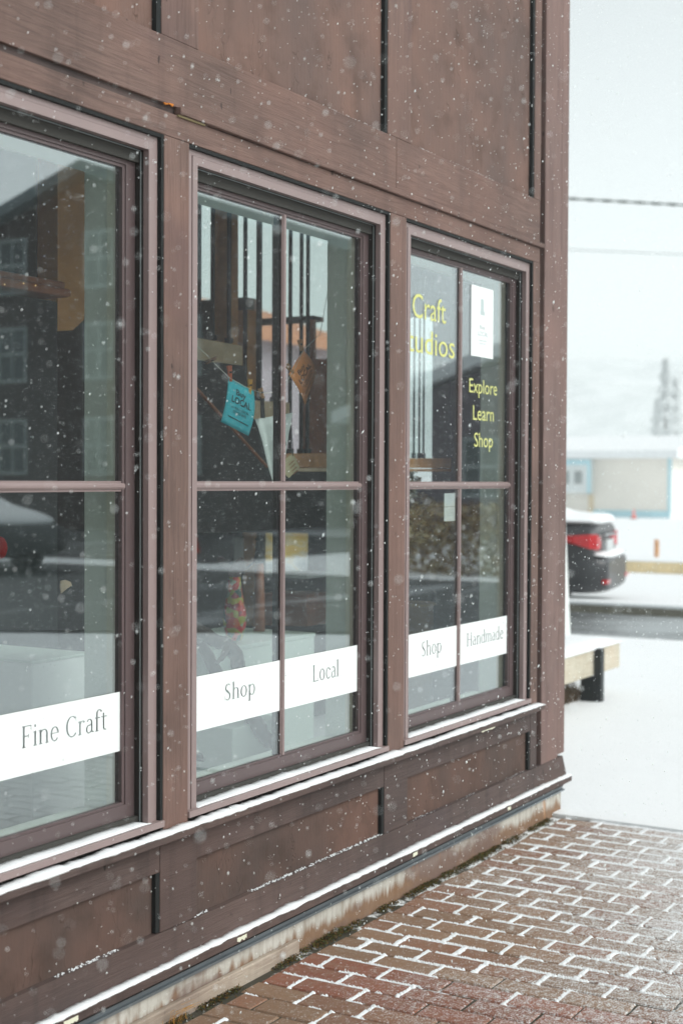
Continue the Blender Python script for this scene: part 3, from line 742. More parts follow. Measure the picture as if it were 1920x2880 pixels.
# staircase
st = empty('staircase', P(690, 1500, 1.0), "wooden staircase with black iron balusters behind the middle window", "staircase")
def plank(name, pts, mat, d=.09, Y=1.0):
    bm = bm_new(); prism(bm, [P(x, y, Y) for x, y in pts], (0, d, 0)); return obj(name, bm, MT[mat], st)
plank('tread_board', [(520, 944), (682, 973), (682, 1027), (520, 1006)], 'tanwood')
plank('tread_board', [(708, 1126), (814, 1133), (814, 1181), (708, 1177)], 'tanwood')
plank('tread_board', [(804, 1275), (960, 1275), (960, 1314), (804, 1314)], 'teak')
plank('tread_board', [(830, 1316), (960, 1316), (960, 1326), (840, 1326)], 'tanwood', .11, .985)
plank('stringer', [(500, 1010), (520, 1007), (682, 1028), (709, 1100), (709, 1179), (803, 1183), (804, 1316), (960, 1328), (960, 1498), (500, 1498)], 'charcoal', .07, 1.02)
plank('skirt_line', [(545, 1083), (548, 1080), (756, 1312), (754, 1315)], 'redwood', .012, 1.004)
def bar(x, y1, wd=.0135, Y=1.03, y0=300, parent=st, foot=True, mat='iron'):
    a = P(x, y1, Y); bm = bm_new(); box(bm, a.x - wd / 2, a.x + wd / 2, Y - wd / 2, Y + wd / 2, a.z - .004, 3.6)
    if foot: box(bm, a.x - wd, a.x + wd, Y - wd, Y + wd, a.z, a.z + .022)
    return obj('baluster', bm, MT[mat], parent)
for x, y in ((598, 957), (644, 965), (689, 1125), (728, 1128), (770, 1131), (815, 1276), (846, 1276), (864, 1276), (560, 950)): bar(x, y, .019 if x in (728,) else .0135)
plank('newel_post', [(640, 300), (670, 300), (670, 1290), (640, 1290)], 'teak', .08, 1.12)
plank('newel_post', [(693, 872), (720, 872), (720, 1120), (693, 1120)], 'teak', .06, 1.12)
plank('side_post', [(871, 1010), (980, 1010), (980, 1471), (871, 1471)], 'redwood', .05, 1.14)
# bunting
def card(name, pts, mat, label, cat, thick=.0012, bend=.012, text=None, Y=YB):
    a, b, c, d = [P(x, y, Y) for x, y in pts]     # top left, top right, bottom right, bottom left
    root = empty(name, (a + b) / 2, label, cat)
    bm = bm_new(); N = 10; g = []
    def pos(u, v, off=0):
        q = (a.lerp(b, u)).lerp(d.lerp(c, u), v); return q + Vector((0, -bend * math.sin(math.pi * v) * (.4 + .6 * u) + .5 * bend * v * v + off, 0))
    for s_ in (0, thick):
        g.append([[bm.verts.new(pos(i / N, j / N, s_)) for i in range(N + 1)] for j in range(N + 1)])
    for j in range(N):
        for i in range(N):
            for q in g: f = bm.faces.new((q[j][i], q[j][i + 1], q[j + 1][i + 1], q[j + 1][i])); f.smooth = True
    for i in range(N):
        for jj in (0, N): bm.faces.new((g[0][jj][i], g[0][jj][i + 1], g[1][jj][i + 1], g[1][jj][i])); bm.faces.new((g[0][i][jj], g[0][i + 1][jj], g[1][i + 1][jj], g[1][i][jj]))
    obj('card_sheet', bm, MT[mat], root)
    if text:
        bm = bm_new()
        for (s, u, v, wu, ch, off) in text:
            b2 = bm_new(); text_bm(b2, s, wu, ch, (u, 0, -v), (1, 0, 0), (0, 0, 1), off)
            for vv_ in b2.verts: u_, v_ = vv_.co.x, -vv_.co.z; vv_.co = pos(u_, v_, -.0012)
            me = bpy.data.meshes.new('x'); b2.to_mesh(me); b2.free(); bm.from_mesh(me); bpy.data.meshes.remove(me)
        (u0, v0, u1, v1) = (.16, .80, .88, .82)
        f = quad(bm, [pos(u0, v0, -.0012), pos(u1, v0 + .01, -.0012), pos(u1, v1 + .01, -.0012), pos(u0, v1, -.0012)])
        obj('lettering', bm, MT['ink'], root)
    return root
TXT = [("Buy", .30, .30, .36, .13, .012), ("LOCAL", .17, .49, .68, .145, .016), ("or KISS LOCAL", .20, .615, .62, .06, .0), ("GOOD BYE!", .28, .70, .46, .06, .0)]
card('greeting_card', [(643, 1060), (714, 1100), (703, 1226), (626, 1186)], 'tealc', "teal Buy Local card pegged to the string in the middle window", "card", text=TXT)
card('greeting_card', [(812, 1052), (853, 985), (893, 1052), (863, 1138)], 'orangec', "orange Buy Local card hanging askew from its corner", "card", text=TXT)
def string(name, pts, label, Y=YB - .004):
    q = [P(x, y, Y) for x, y in pts]; s = []
    for i in range(len(q) - 1):
        for k in range(5): s.append(q[i].lerp(q[i + 1], k / 5))
    s.append(q[-1]); bm = bm_new(); tube(bm, s, .0011, 5); return tag(obj(name, bm, MT['string']), label, "string")
string('bunting_string', [(520, 935), (555, 973), (585, 1002), (612, 1030), (645, 1062), (690, 1088), (720, 1100), (742, 1106), (770, 1104), (796, 1102), (813, 1062), (832, 1030), (853, 985), (900, 940), (925, 800)], "pale cotton string strung across the middle window with cards on it")
def peg(x0, y0, x1, y1, mat, label, Y=YB - .006):
    a, b = P(x0, y0, Y), P(x1, y1, Y); d = (b - a); n = Vector((-d.z, 0, d.x)).normalized()
    root = empty('clothes_peg', a, label, "clothes peg", "clothes pegs on the string")
    for s in (-1, 1):
        bm = bm_new(); o = n * .0032 * s + Vector((0, .0 if s > 0 else .003, 0)); t = n * .003
        prism(bm, [a + o * 1.6 - t * .6, a + o * 1.6 + t * .6, a.lerp(b, .45) + o * .7 + t, b + o + t * .5, b + o - t * .5, a.lerp(b, .45) + o * .7 - t], (0, .009, 0)); obj('peg_half', bm, MT[mat], root)
    bm = bm_new(); c = a.lerp(b, .42); tube(bm, [c + Vector((0, -.002, 0)), c + Vector((0, .012, 0))], .0035, 8); obj('spring', bm, MT['iron'], root)
peg(649, 1028, 651, 1073, 'pegr', "red wooden peg at the left corner of the teal card")
peg(708, 1066, 704, 1108, 'pego', "yellow wooden peg at the right corner of the teal card")
peg(736, 1092, 742, 1120, 'pegn', "natural wooden peg above the black strap of the pennant")
peg(586, 1018, 612, 1006, 'pegd', "old dark peg lying along the string left of the teal card")
peg(810, 1026, 828, 1050, 'pegn', "natural wooden peg at the left corner of the orange card")
peg(846, 955, 853, 986, 'pegn', "natural wooden peg at the top corner of the orange card")
# pennant with a line drawing of a cut stone
pn = empty('cloth_pennant', P(770, 1170), "white three-cornered cloth pennant hanging point down by a black strap", "pennant")
Lf = [(717, 1179), (726, 1203), (737, 1240), (746, 1280), (755, 1318), (766, 1352), (775, 1385), (781, 1415), (784, 1442)]
Rg = [(823, 1161), (818, 1190), (812, 1222), (806, 1262), (801, 1300), (797, 1340), (793, 1375), (790, 1410), (787, 1444)]
bm = bm_new(); rows_ = []
for (xl, yl), (xr, yr) in zip(Lf, Rg):
    rows_.append([bm.verts.new(P(xl + (xr - xl) * k / 8, yl + (yr - yl) * k / 8, YB + .02 + .012 * math.sin(k * 1.3) * (1 - len(rows_) / 10))) for k in range(9)])
for a_, b_ in zip(rows_[:-1], rows_[1:]):
    for k in range(8): bm.faces.new((a_[k], a_[k + 1], b_[k + 1], b_[k])).smooth = True
o = obj('cloth', bm, MT['cloth'], pn); md = o.modifiers.new('thickness', 'SOLIDIFY'); md.thickness = .002
bm = bm_new()
dm = [(769, 1252), (781, 1218), (796, 1220), (804, 1250), (790, 1290), (783, 1288)]
cen = (786, 1254)
for i in range(len(dm)):
    for p, q in ((dm[i], dm[(i + 1) % len(dm)]), (dm[i], cen)): tube(bm, [P(*p, YB + .004), P(*q, YB + .004)], .0012, 4)
obj('stone_drawing', bm, MT['ink'], pn)
bm = bm_new(); prism(bm, [P(733, 1092, YB), P(737, 1092, YB), P(743, 1130, YB), P(746, 1176, YB), P(737, 1176, YB), P(736, 1130, YB)], (0, .006, 0)); obj('strap', bm, MT['strap'], pn)
tg = empty('price_tag', P(824, 1310), "small kraft paper tag on a thin loop below the orange card", "price tag")
bm = bm_new(); prism(bm, [P(x, y) for x, y in ((803, 1291), (824, 1274), (843, 1314), (813, 1344), (802, 1334))], (0, .0015, 0)); obj('paper', bm, MT['tag'], tg)
bm = bm_new(); tube(bm, [P(824, 1282, YB - .002), P(823, 1250, YB - .002), P(820, 1205, YB)], .0012, 5); obj('loop', bm, MT['ink'], tg)
bm = bm_new()
for k in range(4): prism(bm, [P(x + k * 4, y + k * 9, YB - .0004) for x, y in ((812, 1307), (826, 1294), (827, 1296), (813, 1309))], (0, .0003, 0))
obj('print', bm, MT['redwood'], tg)
# display platform and pedestal
plat = board('display_platform', 3.45, 4.47, .40, .44, .23, 1.3, 'white', .002, None) ; plat.data.materials[0] = MT['white']
tag(plat, "low white display platform inside the middle window", "platform")
pl2 = board('display_platform', XW + .1, 3.14, .40, .44, .23, 1.1, 'white', .002, None); tag(pl2, "low white display platform inside the left window behind the Fine Craft band", "platform")
pl3 = board('display_platform', 4.8, 5.8, .40, .44, .23, 1.0, 'white', .002, None); tag(pl3, "low white display platform inside the right window behind the Handmade band", "platform")
pd = empty('pedestal', P(760, 2000, .78), "sage green box pedestal standing behind the Shop Local band", "pedestal")
a = P(884, 1779, .70); zt = a.z; b = P(600, 1829, .70)
bm = bm_new(); box(bm, b.x, a.x, .70, 1.16, .44, zt - .018, bev=.003); obj('body', bm, MT['sage'], pd)
bm = bm_new(); box(bm, b.x - .004, a.x + .004, .696, 1.164, zt - .0165, zt, bev=.003); obj('top', bm, MT['sage'], pd)
pe2 = board('low_plinth', P(655, 2000, .5).x, P(790, 2000, .5).x, .44, P(655, 2050, .5).z, .5, .68, 'sage', .004, None); tag(pe2, "small sage plinth under the driftwood at the bottom of the middle window", "plinth")
# vase
vp = P(660, 1800, .78); vz = vp.z; vx = vp.x
def pixz(y): return P(660, y, .78).z
mv = M("blotched_art_glass"); o_c = mv.coord()
vor = mv.n("TexVoronoi"); vor.inputs['Scale'].default_value = 42; mv.l(o_c, vor.inputs['Vector'])
hsx = mv.n("SeparateXYZ"); mv.l(vor.outputs['Color'], hsx.inputs[0])
rp = mv.n("ValToRGB"); rp.color_ramp.interpolation = 'CONSTANT'; e = rp.color_ramp.elements
cols = [(0, (.75, .04, .03)), (.22, (.55, .50, .06)), (.38, (.03, .10, .08)), (.50, (.85, .14, .03)), (.64, (.45, .50, .30)), (.78, (.40, .03, .05)), (.9, (.62, .55, .12))]
while len(e) < len(cols): e.new(.5)
for i, (p_, c_) in enumerate(cols): e[i].position = p_; e[i].color = (*c_, 1)
mv.l(hsx.outputs[0], rp.inputs[0]); mv.col(rp.outputs[0]); mv.rough(.12); mv.b.inputs['Coat Weight'].default_value = .5
r_ = lambda px: px / 4032.3 * ((P(660, 1700, .78) - CAM).dot(FW))
prof = [(0, vz), (r_(20), vz), (r_(27), pixz(1780)), (r_(33), pixz(1755)), (r_(34), pixz(1735)), (r_(31), pixz(1712)), (r_(26), pixz(1688)), (r_(21), pixz(1665)), (r_(18), pixz(1640)), (r_(17), pixz(1622))]
vs = empty('art_glass_vase', (vx, .78, vz), "red and yellow blotched glass vase with a fluted smoky rim", "vase")
bm = bm_new(); lathe(bm, prof, vx, .78, 36); obj('body', bm, mv.m, vs)
lip = [(r_(17), pixz(1622)), (r_(19), pixz(1608)), (r_(26), pixz(1598)), (r_(42), pixz(1589)), (r_(48), pixz(1584)), (r_(40), pixz(1590)), (r_(24), pixz(1601)), (r_(16), pixz(1612)), (r_(15), pixz(1622))]
bm = bm_new(); lathe(bm, lip, vx, .78, 48, 0, lambda r, z, a: (r * (1 + .14 * math.sin(5 * a + .6) * (r / r_(48)) ** 2), z + .018 * (r / r_(48)) ** 2 * math.sin(5 * a) - .016 * math.cos(a) * (r / r_(48))))
obj('rim', bm, plain("smoky_glass_rim", (.20, .13, .13), .08), vs)
# wooden lighthouse ornament
lp = P(729, 1775, .93); lx, lz0 = lp.x, zt
def lzz(y): return P(729, y, .93).z
k_ = ((P(729, 1640, .93) - CAM).dot(FW)) / 4032.3
lh = empty('lighthouse_ornament', (lx, .93, lz0), "tall brown lighthouse ornament with a black lantern top on the pedestal", "ornament")
bm = bm_new(); lathe(bm, [(0, lz0), (17 * k_, lz0), (16 * k_, lzz(1700)), (12.5 * k_, lzz(1583)), (0, lzz(1583))], lx, .93, 8); obj('tower', bm, MT['redwood'], lh)
bm = bm_new(); lathe(bm, [(0, lzz(1583)), (17 * k_, lzz(1583)), (18 * k_, lzz(1576)), (15 * k_, lzz(1566)), (13 * k_, lzz(1554)), (11 * k_, lzz(1551)), (0, lzz(1551))], lx, .93, 16); obj('gallery', bm, MT['iron'], lh)
bm = bm_new()
for q in range(4):
    an = q * math.pi / 2 + .5
    tube(bm, [(lx + 10 * k_ * math.cos(an), .93 + 10 * k_ * math.sin(an), lzz(1551)), (lx + 8.5 * k_ * math.cos(an), .93 + 8.5 * k_ * math.sin(an), lzz(1527)), (lx, .93, lzz(1519))], 1.8 * k_, 6)
obj('lantern_cage', bm, MT['iron'], lh)
bm = bm_new(); lathe(bm, [(0, lzz(1519)), (12 * k_, lzz(1519)), (13 * k_, lzz(1515)), (3 * k_, lzz(1512)), (2 * k_, lzz(1500)), (0, lzz(1500))], lx, .93, 16); obj('cap', bm, MT['iron'], lh)
# driftwood
dw = empty('driftwood_sculpture', P(640, 1900, .5), "dark knotted driftwood root on two legs in the middle window", "sculpture")
def wood(name, pts, rr, Y=.5, seg=9):
    q = [P(x, y, Y + dy) for x, y, dy in pts]; s = []; rad = []
    for i in range(len(q) - 1):
        for k in range(6):
            u = k / 6; s.append(q[i].lerp(q[i + 1], u) + Vector((noise.noise(Vector((i, k, 1)) * .9) * .006, 0, noise.noise(Vector((i, k, 7)) * .9) * .006))); rad.append((rr[i] + (rr[i + 1] - rr[i]) * u) * k_ * (1 + .22 * noise.noise(Vector((i * 6 + k, Y * 9, rr[0])) * .7)))
    s.append(q[-1]); rad.append(rr[-1] * k_); bm = bm_new(); tube(bm, s, rad, seg); return obj(name, bm, MT['driftwood'], dw)
wood('root', [(500, 1745, 0), (560, 1775, 0), (600, 1800, .02), (635, 1810, 0), (662, 1838, 0), (674, 1880, 0), (676, 1920, 0)], [20, 18, 16, 17, 18, 14, 10])
wood('branch', [(640, 1812, 0), (628, 1845, -.04), (610, 1868, -.06)], [10, 7, 4])
wood('branch', [(660, 1836, 0), (654, 1868, -.03), (660, 1900, -.05)], [9, 6, 4])
wood('branch', [(668, 1838, .0), (684, 1850, -.02), (684, 1875, -.03), (676, 1882, -.02)], [2.5, 2.2, 2, 1.5], seg=6)
wood('leg', [(676, 1920, 0), (700, 2000, 0), (722, 2045, .0), (752, 2085, .0), (775, 2100, 0)], [11, 19, 22, 17, 8])
wood('leg', [(560, 1800, .1), (612, 1900, .12), (618, 2030, .14), (590, 2090, .15), (560, 2140, .15)], [12, 16, 19, 15, 14])
# painting, backlit through an opening added behind it, and shelf on the end wall
def wallquad(name, pts, X, mat, th=.02, parent=None):
    bm = bm_new(); q = [at(x, y, 0, X) for x, y in pts]; prism(bm, q, (th, 0, 0)); return obj(name, bm, mat, parent)
mp_ = M("abstract_yellow_canvas"); cf = mp_.noise(mp_.coord(), 3.2, 3, .5, 1.5)
mp_.col(mp_.ramp(cf, [(.30, (.95, .55, .10)), (.46, (.95, .70, .25)), (.56, (.92, .92, .86)), (.70, (.45, .50, .52))])); mp_.rough(.6)
pt = empty('backlit_painting', at(735, 1560, 0, 6.18), "yellow and white painting under the stairs, backlit through an added wall opening", "cloth")
tl = mp_.n("BsdfTranslucent"); ax_ = mp_.n("MixShader"); ax_.inputs[0].default_value = .75  # painting made translucent so outside daylight lights it
for l_ in list(mp_.b.inputs['Base Color'].links): mp_.l(l_.from_socket, tl.inputs[0])
mp_.l(mp_.b.outputs[0], ax_.inputs[1]); mp_.l(tl.outputs[0], ax_.inputs[2]); mp_.l(ax_.outputs[0], mp_.out.inputs[0])
bm = bm_new(); q = [at(x, y, 0, 6.24) for x, y in ((738, 1492), (870, 1492), (870, 1622), (738, 1622))]; f_ = quad(bm, q); obj('canvas', bm, mp_.m, pt)
wallquad('rod', [(732, 1490), (872, 1493), (872, 1499), (732, 1496)], 6.18, MT['iron'], .02, pt)
tag(wallquad('pale_panel', [(658, 1512), (682, 1512), (682, 1586), (658, 1586)], 5.94, MT['white'], .02), "narrow pale panel on the wall left of the lighthouse ornament", "panel")
tag(wallquad('brown_curtain', [(684, 1470), (712, 1500), (712, 1760), (684, 1760)], 5.95, MT['teak'], .03), "narrow brown curtain hanging left of the lighthouse ornament", "curtain")
bm = bm_new(); a = at(735, 1613, 0, 5.75); b = at(863, 1628, 0, 5.75); box(bm, 5.75, 6.04, b.y, a.y, b.z, a.z, bev=.003); tag(obj('white_shelf', bm, MT['white']), "white wall shelf below the yellow painting", "shelf")
tag(wallquad('brown_cabinet', [(735, 1668), (863, 1672), (863, 1762), (735, 1758)], 5.8, MT['redwood'], .2), "olive brown cabinet under the white shelf", "cabinet")
# right window
def sign_text(name, words, mat, label, Y=.0696):
    bm = bm_new()
    for s, xl, yl, xr, yr, ct in words:
        a, b = at(xl, yl, 1, Y), at(xr, yr, 1, Y); c = at(xl, ct, 1, Y)
        text_bm(bm, s, b.x - a.x, c.z - a.z, (a.x, Y, (a.z + b.z) / 2), (1, 0, 0), (0, 0, 1), .0)
    return tag(obj(name, bm, MT[mat], recalc=False), label, "lettering")
kx = .3189
def c5(x, y): return 1060 + x * kx, 600 + y * kx
def wd(s, xl, yl, xr, yr, ct): a = c5(xl, yl); b = c5(xr, yr); return (s, a[0], a[1], b[0], b[1], 600 + ct * kx)
for args, lb in ((("Craft", 312, 918, 606, 968, 700), "yellow word Craft, the upper word on the left half of the right window"), (("Studios", 190, 1205, 682, 1276, 985), "large yellow word Studios below Craft on the right window"),
                 (("Explore", 812, 1583, 1056, 1602, 1455), "yellow word Explore, just below the white poster"), (("Learn", 845, 1825, 1026, 1832, 1693), "yellow word Learn between Explore and Shop"), (("Shop", 855, 2062, 1018, 2062, 1935), "yellow word Shop, the lowest of the three small words")):
    sign_text('window_lettering', [wd(*args)], 'yellowtext', lb)
def sheet(name, pts, label, cat, Y, lines):
    q = [at(x, y, 1, Y) for x, y in pts]; root = empty(name, q[0], label, cat)
    x0, x1 = (q[0].x + q[3].x) / 2, (q[1].x + q[2].x) / 2; z1, z0 = (q[0].z + q[1].z) / 2, (q[2].z + q[3].z) / 2
    bm = bm_new(); box(bm, x0, x1, Y, Y + .0008, z0, z1); obj('paper', bm, MT['paper'], root)
    bm = bm_new()
    for it in lines:
        if it[0] == 'box': _, u0, v0, u1, v1 = it; quad(bm, [(x0 + (x1 - x0) * u, Y - .0006, z1 - (z1 - z0) * v) for u, v in ((u0, v1), (u1, v1), (u1, v0), (u0, v0))])
        else:
            s, u, v, wu, ch = it; text_bm(bm, s, wu * (x1 - x0), ch * (z1 - z0), (x0 + (x1 - x0) * u, Y - .0006, z1 - (z1 - z0) * v), (1, 0, 0), (0, 0, 1), .01)
    obj('print', bm, MT['greyprint'], root, recalc=False); return root
sheet('poster', [c5(830, 620), c5(1026, 685), c5(1018, 1287), c5(828, 1252)], "white Buy Local poster taped inside the right window", "poster", .0692,
      [('box', .42, .17, .56, .34), ('box', .40, .34, .60, .40), ("Buy", .38, .60, .24, .06), ("LOCAL", .30, .70, .46, .07), ("or KISS LOCAL", .30, .775, .42, .025), ("GOOD BYE!", .35, .82, .32, .025), ('box', .25, .87, .75, .875)])
sheet('paper_note', [(1249, 1386), (1279, 1388), (1280, 1425), (1249, 1424)], "white paper note taped in the right window, the upper of two", "note", .079, [('box', .2, .2, .8, .22), ('box', .2, .4, .8, .42)])
sheet('paper_note', [(1249, 1426), (1281, 1425), (1280, 1465), (1248, 1466)], "white paper note taped in the right window, the lower of two", "note", .079, [('box', .2, .2, .8, .22), ('box', .2, .4, .8, .42), ('box', .2, .6, .8, .62)])
rl = empty('stair_rail', P(1210, 1300, .45), "tan rail with thin black balusters behind the right window", "railing")
bm = bm_new(); prism(bm, [P(x, y, .45) for x, y in ((1100, 1289), (1283, 1289), (1283, 1316), (1100, 1316))], (0, .06, 0)); prism(bm, [P(x, y, .44) for x, y in ((1100, 1319), (1283, 1319), (1283, 1326), (1100, 1326))], (0, .08, 0)); obj('rail', bm, MT['teak'], rl)
for x in (1163, 1178, 1190, 1262, 1274): bar(x, 1288, .007, .47, 300, rl)
def wreath(name, paths, mats, label, cat, n, s, Y):
    V = []; F = []; mi = []
    for _ in range(n):
        x0, y0, x1, y1, sp = paths[rng.integers(len(paths))]; u = rng.random()
        c = P(x0 + (x1 - x0) * u + rng.normal(0, sp), y0 + (y1 - y0) * u + rng.normal(0, sp), Y + rng.normal(0, .03))
        a = Vector(rng.normal(size=3)).normalized(); b = a.cross(Vector(rng.normal(size=3))).normalized(); sz = s * rng.uniform(.5, 1.3); k = len(V)
        for p_ in (a * sz, b * sz * .5, -a * sz, -b * sz * .5): V.append(c + p_)
        V[k] += b.cross(a) * sz * .3; F.append((k, k + 1, k + 2)); F.append((k, k + 2, k + 3)); g = int(rng.integers(len(mats))); mi += [g, g]
    me = bpy.data.meshes.new(name); me.from_pydata([tuple(v) for v in V], [], F)
    for m_ in mats: me.materials.append(m_)
    me.polygons.foreach_set('material_index', mi); o = bpy.data.objects.new(name, me); C.objects.link(o); return tag(o, label, cat)
LV = [plain("dry_leaf_ochre", (.36, .24, .10), .8), plain("dry_leaf_brown", (.20, .11, .05), .8), plain("dry_leaf_pale", (.50, .42, .26), .8)]
wreath('dried_leaf_garland', [(1120, 1500, 1272, 1490, 14), (1150, 1330, 1170, 1470, 9), (1180, 1400, 1240, 1440, 8)], LV, "garland of dried ochre leaves behind the right window", "garland", 420, .022, .55)
bk = empty('wicker_basket', P(1172, 1770, .6), "olive brown wicker basket standing above the Shop band of the right window", "basket")
bm = bm_new(); pc = P(1168, 1800, .6); lathe(bm, [(0, .44), (.07, .44), (.085, P(1168, 1700, .6).z), (.078, P(1168, 1700, .6).z), (.06, .47)], pc.x, .6, 20); obj('bowl', bm, LV[1], bk)
bm = bm_new(); tube(bm, [(pc.x + .085 * math.cos(a_), .6 + .085 * math.sin(a_), P(1168, 1698, .6).z) for a_ in np.linspace(0, 6.283, 24)], .008, 6); obj('rim', bm, LV[0], bk)
ch = empty('round_back_chair', P(1226, 1790, .62), "black round-backed chair beside the wicker basket", "chair")
bm = bm_new(); cc = P(1226, 1735, .62); q = [(cc.x + .075 * math.cos(a_), .62, cc.z + .02 + .10 * math.sin(a_)) for a_ in np.linspace(0, math.pi, 14)]; q = [(cc.x + .085, .62, .9 - .1)] + q[1:-1] + [(cc.x - .085, .62, .8)]
prism(bm, q, (0, .02, 0)); obj('backrest', bm, MT['charcoal'], ch)
bm = bm_new(); box(bm, cc.x - .1, cc.x + .1, .62, .80, .76, .79, bev=.006); obj('seat', bm, MT['charcoal'], ch)
for dx_ in (-.085, .085):
    for yy in (.635, .785): bm = bm_new(); tube(bm, [(cc.x + dx_, yy, .44), (cc.x + dx_ * .95, yy, .765)], .008, 6); obj('leg', bm, MT['charcoal'], ch)
# left window
cb = empty('dark_cabinet', P(80, 1400, 1.0), "tall dark cabinet with a moulded top hung with tiny lights", "cabinet")
q0, q1 = P(-60, 820, 1.0), P(163, 820, 1.0)
bm = bm_new(); box(bm, q0.x, q1.x, 1.0, 1.5, .16, P(100, 838, 1.0).z, bev=.003); obj('carcass', bm, MT['charcoal'], cb)
bm = bm_new(); zz = P(163, 836, 1.0).z; box(bm, q0.x, q1.x + .03, .96, 1.5, zz, zz + .03, bev=.01); box(bm, q0.x, q1.x + .015, .975, 1.5, zz + .0301, zz + .055, bev=.008); obj('cornice', bm, MT['redwood'], cb)
bm = bm_new()
FL = []
for x, y in ((14, 800), (67, 797), (101, 803)): 
    bm = bm_new(); sphere(bm, P(x, y, .955), .003, 1); FL.append(bm)
ml = M("fairy_light"); ml.b.inputs['Emission Color'].default_value = (1, .62, .25, 1); ml.b.inputs['Emission Strength'].default_value = .7; ml.col((.6, .4, .2))
for bm in FL: obj('fairy_light', bm, ml.m, cb)
bm = bm_new(); prism(bm, [P(x, y, 1.2) for x, y in ((163, 100), (246, 100), (246, 860), (236, 900), (205, 929), (163, 929))], (0, .10, 0)); tag(obj('hanging_beam', bm, plain('orange_beam', (.80, .38, .12), .6, 0, .15, 6)), "orange brown timber beam with a chamfered end in the left window", "beam")
bm = bm_new(); sphere(bm, P(2, 1541, .6), .022, 2, scale=(1, 1, 1.6)); tag(obj('red_ornament', bm, plain("red_gloss", (.6, .01, .01), .15)), "glossy red ornament at the left edge of the picture", "ornament")
bm = bm_new(); prism(bm, [P(x, y, .5) for x, y in ((172, 1634), (186, 1631), (200, 1637), (203, 1647), (190, 1655), (174, 1669), (171, 1650))], (0, .004, 0)); tag(obj('wooden_leaf', bm, MT['tanwood']), "small tan wooden leaf hanging in the dark left window", "ornament")
ds = empty('draped_table', P(140, 2000, .5), "white draped table standing low in the left window", "table")
bm = bm_new(); a = P(92, 1858, .5); b = P(250, 1858, .5); box(bm, a.x, b.x, .5, .9, .44, a.z - .01, bev=.004); obj('cloth', bm, MT['white'], ds)
bm = bm_new(); box(bm, a.x - .005, b.x + .005, .495, .905, a.z - .0095, a.z, bev=.003); obj('tabletop', bm, MT['sage'], ds)

# ---------------------------------------------------------------- outside, beyond the corner
bn = empty('timber_bench', (9.6, 1.1, 0), "pale timber bench with black posts under thick snow", "bench")
YF = 1.02
e1 = at(1742, 1868, 1, YF); topz = at(1690, 1822, 1, YF).z; botz = at(1690, 1893, 1, YF).z
mtimb = wood_paint("pale_bench_timber", (.50, .47, .38), (.64, .60, .50), (.34, .24, .13), 0, .2)
for k in range(4):
    bm = bm_new(); box(bm, 7.2, e1.x, YF + k * .31, YF + k * .31 + .30, botz, topz, bev=.008); obj('plank', bm, mtimb, bn)
for x in (at(1693, 1900, 1, YF - .05).x, 7.7):
    bm = bm_new(); box(bm, x - .04, x + .02, YF - .055, YF - .002, -.02, topz + .01, bev=.002); box(bm, x - .055, x - .0402, YF - .01, YF + .09, -.02, botz + .0, bev=.002); obj('leg', bm, MT['iron'], bn)
    bm = bm_new(); box(bm, x - .04, x + .02, YF + 1.1, YF + 1.16, -.02, botz - .001, bev=.002); obj('leg', bm, MT['iron'], bn)
def snow_pad(name, x0, x1, y0, y1, z, th, nx=24, ny=18, parent=None, rag=.02, fn=None):
    V = []; F = []
    for j in range(ny + 1):
        for i in range(nx + 1):
            u, v = i / nx, j / ny; ed = min(u, 1 - u, v, 1 - v) * 12; k = min(1, ed) ** .5
            x, y = x0 + (x1 - x0) * u, y0 + (y1 - y0) * v
            h = th * (.15 + .85 * k) * (1 + .18 * noise.noise(Vector((x * 5, y * 5, z))))
            V.append((x + (rag * noise.noise(Vector((y * 9, 3, 3))) if i in (0, nx) else 0), y + (rag * noise.noise(Vector((x * 9, 3, 1))) if j in (0, ny) else 0), (fn(x, y) if fn else z) + h))
    n = len(V); V += [(x, y, (fn(x, y) if fn else z) + .001) for x, y, _ in V]
    W = nx + 1
    for j in range(ny):
        for i in range(nx): a = j * W + i; F.append((a, a + 1, a + W + 1, a + W)); F.append((n + a, n + a + W, n + a + W + 1, n + a + 1))
    for i in range(nx): F.append((i, n + i, n + i + 1, i + 1)); a = ny * W + i; F.append((a, a + 1, n + a + 1, n + a))
    for j in range(ny): a = j * W; F.append((a, a + W, n + a + W, n + a)); a += nx; F.append((a, n + a, n + a + W, a + W))
    o = mesh_from(name, V, F, MT['snow'], parent)
    if parent: o.location = -wloc(parent)
    for p in o.data.polygons: p.use_smooth = True
    return o
tag(snow_pad('bench_snow', 7.2, e1.x + .02, YF - .015, YF + 1.25, topz + .002, .05), kind='stuff')
V = []; F = []
for _ in range(4200):
    x = rng.uniform(8.1, 9.75); y = YF + .25 + rng.uniform(-.15, .5); h = rng.uniform(.08, .26) * (1.1 - abs(x - 9.0) * .6); a_ = rng.uniform(0, 6.28); k = len(V); lean = rng.uniform(0, .12)
    if h < .02: continue
    V += [(x - .006, y, 0), (x + .006, y, 0), (x + lean * math.cos(a_) + .002, y + lean * math.sin(a_), h)]; F.append((k, k + 1, k + 2))
o = mesh_from('dead_weeds', V, F, plain("dead_weed_brown", (.085, .055, .03), .9)); tag(o, kind='stuff')
bm = bm_new(); tube(bm, [(7.2, YF + .22, .03), (9.35, YF + .26, .035)], .035, 8); tag(obj('drain_pipe', bm, MT['iron']), "black pipe lying on the ground under the timber bench", "pipe")
